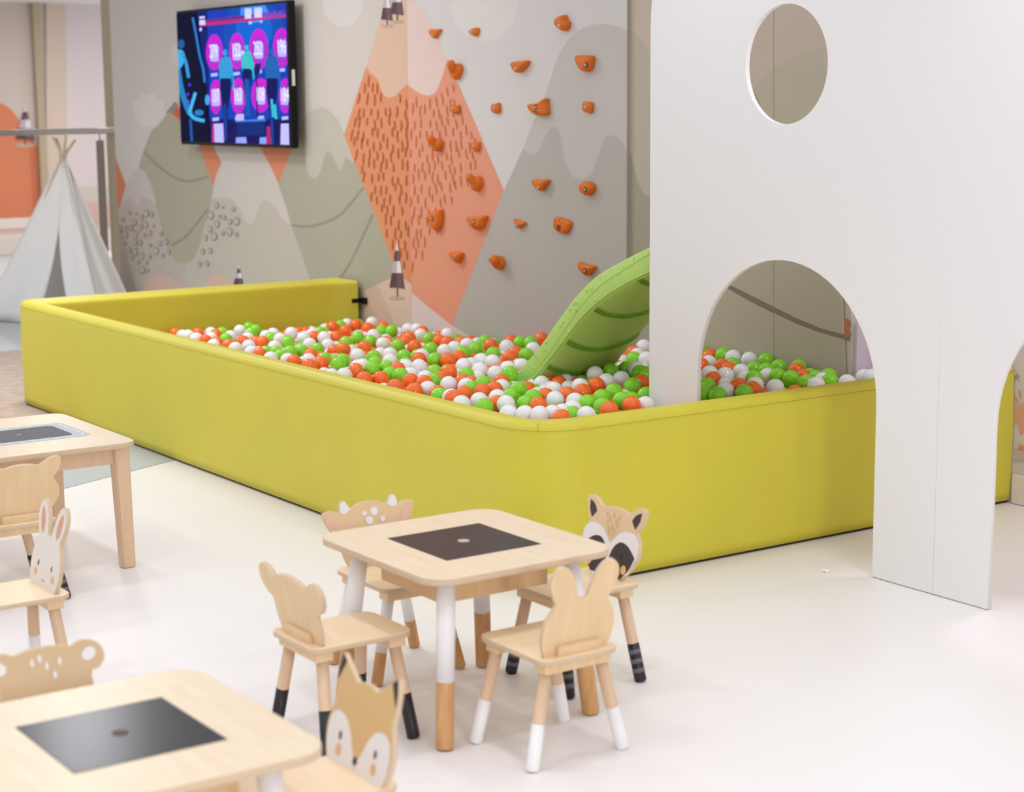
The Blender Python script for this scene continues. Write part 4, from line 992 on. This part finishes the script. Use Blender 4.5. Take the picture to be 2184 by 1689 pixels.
# larger activity table at far left
at_ = empty('activity_table', (-6.48, 2.262, 0)); tag(at_, 'larger pale birch table with road print around a dark inset, at the left edge', 'table')
hx, hy, z = .385, .308, .468
plate('tabletop', rrect(-hx, -hy, hx, hy, .06, 10), [], .02, Matrix.Translation((0, 0, z-.010)), [M['birch'], M['birch_edge'], M['birch_edge']], at_, .003)
rx_, ry_ = .168, .222
L = [(rrect(-rx_, -ry_, rx_, ry_, .04, 6), M['road'])]
for k in range(9):
    y0 = -.19+k*.045; L += [([(s*.150-.004, y0), (s*.150+.004, y0), (s*.150+.004, y0+.024), (s*.150-.004, y0+.024)], M['road_line'], 1) for s in (-1, 1)]
for k in range(6):
    x0 = -.125+k*.045; L += [([(x0, s*.203-.004), (x0+.024, s*.203-.004), (x0+.024, s*.203+.004), (x0, s*.203+.004)], M['road_line'], 1) for s in (-1, 1)]
L.append((rrect(-.118, -.168, .118, .168, .025, 6), M['chalk_grey'], 2))
L.append(([(.013*(1 if k % 2 == 0 else .5)*math.cos(math.pi*k/5), .013*(1 if k % 2 == 0 else .5)*math.sin(math.pi*k/5)) for k in range(10)], M['gold'], 3))
decals('road_print', L, lambda x, y, d: (x, y, z+d), at_, .0004)
for nm, lo_, hi2 in (('apron', (-.335, -.262, .388), (.335, -.242, .448)), ('apron', (-.335, .242, .388), (.335, .262, .448)), ('apron', (-.348, -.24, .388), (-.328, .24, .448)), ('apron', (.328, -.24, .388), (.348, .24, .448))):
    box(nm, lo_, hi2, M['birch_back'] if False else M['beech_pale'], at_, bev=.001)
for sx in (1, -1):
    for sy in (1, -1):
        bm = bmesh.new(); bmesh.ops.create_cube(bm, size=1)
        for v in bm.verts:
            top = v.co.z > 0; h = .029 if top else .024
            v.co = Vector((sx*(.348 if top else .357) + (h if v.co.x > 0 else -h) - sx*.012, sy*(.262 if top else .272)+(h if v.co.y > 0 else -h) - sy*.012, .450 if top else .001))
        bmesh.ops.bevel(bm, geom=bm.edges[:], offset=.004, segments=2, affect='EDGES')
        bmobj('leg', bm, M['beech_pale'], at_)

# ================================================================= CHAIRS
TILT = math.radians(12)
BACKS = {
 'raccoon': mirror([(0, -.004, 1), (.062, -.004, 1), (.09, .018), (.118, .050), (.135, .082, 1), (.131, .118), (.113, .148), (.122, .162), (.134, .190), (.138, .217, 1), (.118, .224), (.094, .218), (.074, .205), (.060, .197, 1), (.032, .204), (0, .206)]),
 'rabbit': mirror([(0, -.004, 1), (.096, -.004, 1), (.108, .024), (.113, .055), (.109, .090), (.094, .122), (.083, .142), (.096, .170), (.107, .200), (.101, .228), (.080, .247), (.056, .240), (.036, .215), (.022, .180), (.015, .152, 1), (0, .150)]),
 'deer': mirror([(0, -.004, 1), (.082, -.004, 1), (.100, .030), (.110, .072), (.118, .095), (.138, .122), (.152, .150), (.158, .177, 1), (.130, .182), (.102, .172, 1), (.100, .190), (.090, .205), (.077, .203), (.068, .186), (.060, .180, 1), (.030, .193), (0, .197)]),
 'fox': mirror([(0, -.004, 1), (.118, -.004, 1), (.130, .030), (.135, .065), (.128, .098), (.118, .128), (.122, .165), (.121, .198), (.113, .227, 1), (.090, .212), (.064, .194), (.040, .180, 1), (.018, .186), (0, .187)]),
 'dog': mirror([(0, -.004, 1), (.104, -.004, 1), (.118, .040), (.118, .080), (.124, .094, 1), (.146, .102), (.166, .124), (.172, .152), (.160, .176), (.135, .184), (.108, .174), (.088, .152, 1), (.062, .166), (.030, .173), (0, .175)]),
 'bear': mirror([(0, -.004, 1), (.100, -.004, 1), (.112, .040), (.112, .090), (.104, .130), (.108, .150, 1), (.124, .152), (.138, .170), (.134, .196), (.114, .214), (.088, .218), (.064, .208, 1), (.034, .216), (0, .218)]),
}
def eyes(x, y, r=.0045, h=.009): return [(ellipse(s*x, y, r, h, 14), 'eye_print') for s in (-1, 1)]
def cheeks(x, y, r=.012, h=.012): return [(ellipse(s*x, y, r, h, 18), 'blush') for s in (-1, 1)]
def mir(L): return [(-x, y) for x, y in L][::-1]
FACES = {}
F = [('rabbit_print', 0)]
ear = smooth_closed([(.052, .150), (.046, .175), (.056, .205), (.074, .226), (.083, .214), (.080, .185), (.070, .160)], 4)
FACES['rabbit'] = ('rabbit_print', [(ear, 'ear_orange'), (mir(ear), 'ear_orange')] + eyes(.052, .062) + cheeks(.068, .034, .011, .011) + [(stroke([(-.010, .022), (-.004, .016), (0, .020), (.004, .016), (.010, .022)], .003), 'ear_orange')])
wb_ = smooth_closed([(0, .098, 1), (.020, .118), (.045, .138), (.080, .146), (.112, .140), (.131, .118, 1), (.134, .082, 1), (.100, .024, 1), (.060, -.002, 1), (0, -.002, 1)], 4)
mk = smooth_closed([(.006, .060, 1), (.020, .090), (.048, .110), (.085, .104), (.122, .076, 1), (.105, .040), (.072, .004, 1), (.040, .006), (.016, .030)], 4)
er = smooth_closed([(.084, .180, 1), (.098, .198), (.122, .210, 1), (.119, .184), (.104, .158, 1)], 4)
st_ = [(stroke([(x, y), (x+dx, y+.014)], .0028), 'beech') for x, y, dx in ((0, .175, 0), (0, .140, 0), (.014, .160, .003), (-.014, .160, -.003), (.026, .172, .004), (-.026, .172, -.004), (.012, .132, .003), (-.012, .132, -.003), (.022, .148, .004), (-.022, .148, -.004), (.008, .118, .002), (-.008, .118, -.002))]
FACES['raccoon'] = ('tan_print', [(wb_, 'white_print'), (mir(wb_), 'white_print'), (mk, 'dark_print'), (mir(mk), 'dark_print'), (er, 'dark_print'), (mir(er), 'dark_print')] + eyes(.062, .068) + cheeks(.082, .034, .012, .014) + st_ + [(ellipse(0, .022, .012, .008, 16), 'eye_print')])
an = smooth_closed([(.063, .180, 1), (.070, .186), (.079, .201), (.090, .203), (.098, .190), (.099, .172, 1), (.082, .168)], 4)
pk = smooth_closed([(.148, .168), (.125, .160), (.108, .140), (.106, .120), (.124, .126), (.140, .146)], 4)
FACES['deer'] = ('tan_print', [(an, 'white_print'), (mir(an), 'white_print'), (pk, 'pink_print'), (mir(pk), 'pink_print'), (ellipse(-.016, .163, .013, .013, 20), 'white_print'), (ellipse(.018, .160, .008, .008, 16), 'white_print'), (ellipse(.004, .137, .013, .013, 20), 'white_print'), (ellipse(-.042, .136, .009, .009, 16), 'white_print')] + eyes(.05, .06) + cheeks(.07, .034, .016, .016) + [(ellipse(0, .035, .012, .008, 16), 'eye_print')])
wf = smooth_closed([(.128, .062), (.120, .092), (.095, .106), (.062, .100), (.038, .076), (.020, .044), (.004, .020, 1), (0, -.003, 1), (.112, -.003, 1), (.126, .028)], 5)
bt = [(.094, .213), (.112, .2255), (.1195, .198), (.1205, .166), (.112, .180)]
FACES['fox'] = ('fox_print', [(wf, 'white_print'), (mir(wf), 'white_print'), (bt, 'eye_print'), (mir(bt), 'eye_print')] + eyes(.073, .057, .005, .010) + cheeks(.073, .026, .010, .013) + [(ellipse(0, .022, .008, .009, 16), 'eye_print')])
ie = ellipse(.102, .185, .017, .014, 20, .5)
FACES['bear'] = ('bear_print', [(ie, 'white_print'), (mir(ie), 'white_print')] + [(ellipse(x, y, .0042, .009, 14), 'white_print') for x, y in ((.010, .193), (.028, .186), (-.004, .174), (-.034, .180), (-.020, .152))] + eyes(.062, .111, .004, .005) + [(ellipse(0, .085, .014, .010, 16), 'eye_print')] + cheeks(.07, .07))
FACES['dog'] = ('tan_print', eyes(.05, .09) + cheeks(.065, .06) + [(ellipse(0, .06, .014, .010, 16), 'eye_print')])
SOCK = {
 'rabbit': ('beech_pale', [(0, .118, 'white_paint', 'sock')]),
 'raccoon': ('beech_pale', [(0, .112, 'black_paint', 'sock'), (.028, .041, 'grey_paint', 'sock_ring'), (.055, .068, 'grey_paint', 'sock_ring'), (.082, .095, 'grey_paint', 'sock_ring')]),
 'deer': ('beech', [(.095, .255, 'white_paint', 'white_sleeve')]),
 'fox': ('beech_pale', [(0, .115, 'black_paint', 'sock')]),
 'dog': ('beech_pale', [(0, .120, 'black_paint', 'sock')]),
 'bear': ('beech_pale', [(0, .115, 'white_paint', 'sock')]),
}
def chair(kind, cx, cy, face_dir, label):
    """local +Y is the way the sitter faces; face_dir is the world angle of +Y"""
    t = empty('animal_chair', (cx, cy, 0), face_dir-math.pi/2); tag(t, label, 'chair', 'small wooden animal-face chairs')
    z = .288
    plate('seat', rrect(-.122, -.155, .122, .155, .035, 8), [], .015, Matrix.Translation((0, 0, z-.0075)), [M['birch_seat'], M['birch_edge'], M['birch_edge']], t, .003)
    for y0 in (-.135, .085): box('cleat', (-.105, y0, z-.043), (.105, y0+.05, z-.0145), M['birch_back'], t, bev=.003)
    mb, bands = SOCK[kind]
    leg_set(t, [(sx*.085, sy*.108) for sx in (1, -1) for sy in (-1, 1)], [(sx*.145, sy*.130) for sx in (1, -1) for sy in (-1, 1)], z-.030, .0165, .0175, [(a, b, M[m], n_) for a, b, m, n_ in bands], M[mb])
    # backrest: local board plane, leaning back
    R_ = Matrix.Translation((0, -.115, z)) @ Matrix.Rotation(TILT, 4, 'X') @ PXZ.to_4x4()
    ol = smooth_closed(BACKS[kind], 4)
    fm, lay = FACES[kind]
    bk = plate('backrest', ol, [], .013, R_, [M['birch_back'], M['birch_back'], M['birch_edge']], t, .0012)
    inset = [(x*.985, .004+(y-.004)*.988 if y > .01 else y+.001) for x, y in ol]
    # front of the board faces +Y
    def fn(x, y, d): return R_ @ Vector((x, y, .0065+d))
    decals('face_print', [(inset, M[fm])] + [(p, M[m]) for p, m in lay], fn, bk, .00025)
    box('back_cleat', (-.066, -.002, -.0215), (.066, .030, -.0068), M['birch_back'], t, bev=.002, mtx=R_)
    for s in (-1, 1):
        c0 = R_ @ Vector((s*.042, .013, -.0205)); c1 = R_ @ Vector((s*.042, .013, -.0228)); cyl('screw', c0, c1, .003, .003, M['bolt'], t, n=10)
    return t
PI = math.pi
chair('rabbit', -3.718, 2.676, PI, 'rabbit-eared wooden chair with white-dipped feet, seen from behind at the middle table')
chair('raccoon', -4.136, 3.075, -PI/2, 'raccoon-faced wooden chair with black striped feet behind the middle table')
chair('deer', -4.540, 2.706, 0, 'fawn-faced wooden chair with white spots and antlers, half hidden by the middle table')
chair('dog', -4.118, 2.288, PI/2, 'round-eared wooden chair with black-dipped feet, seen from behind left of the middle table')
chair('fox', -3.192, 1.685, -PI/2, 'fox-faced wooden chair with black ear tips at the lower left table')
chair('bear', -3.605, 1.340, 0, 'bear-faced wooden chair with white ears behind the lower left table')
chair('rabbit', -5.010, 1.685, -PI/2, 'white rabbit-faced wooden chair with orange inner ears at the left edge')
chair('raccoon', -5.985, 2.036, PI, 'wooden animal chair with striped feet seen from behind, at the large left table')
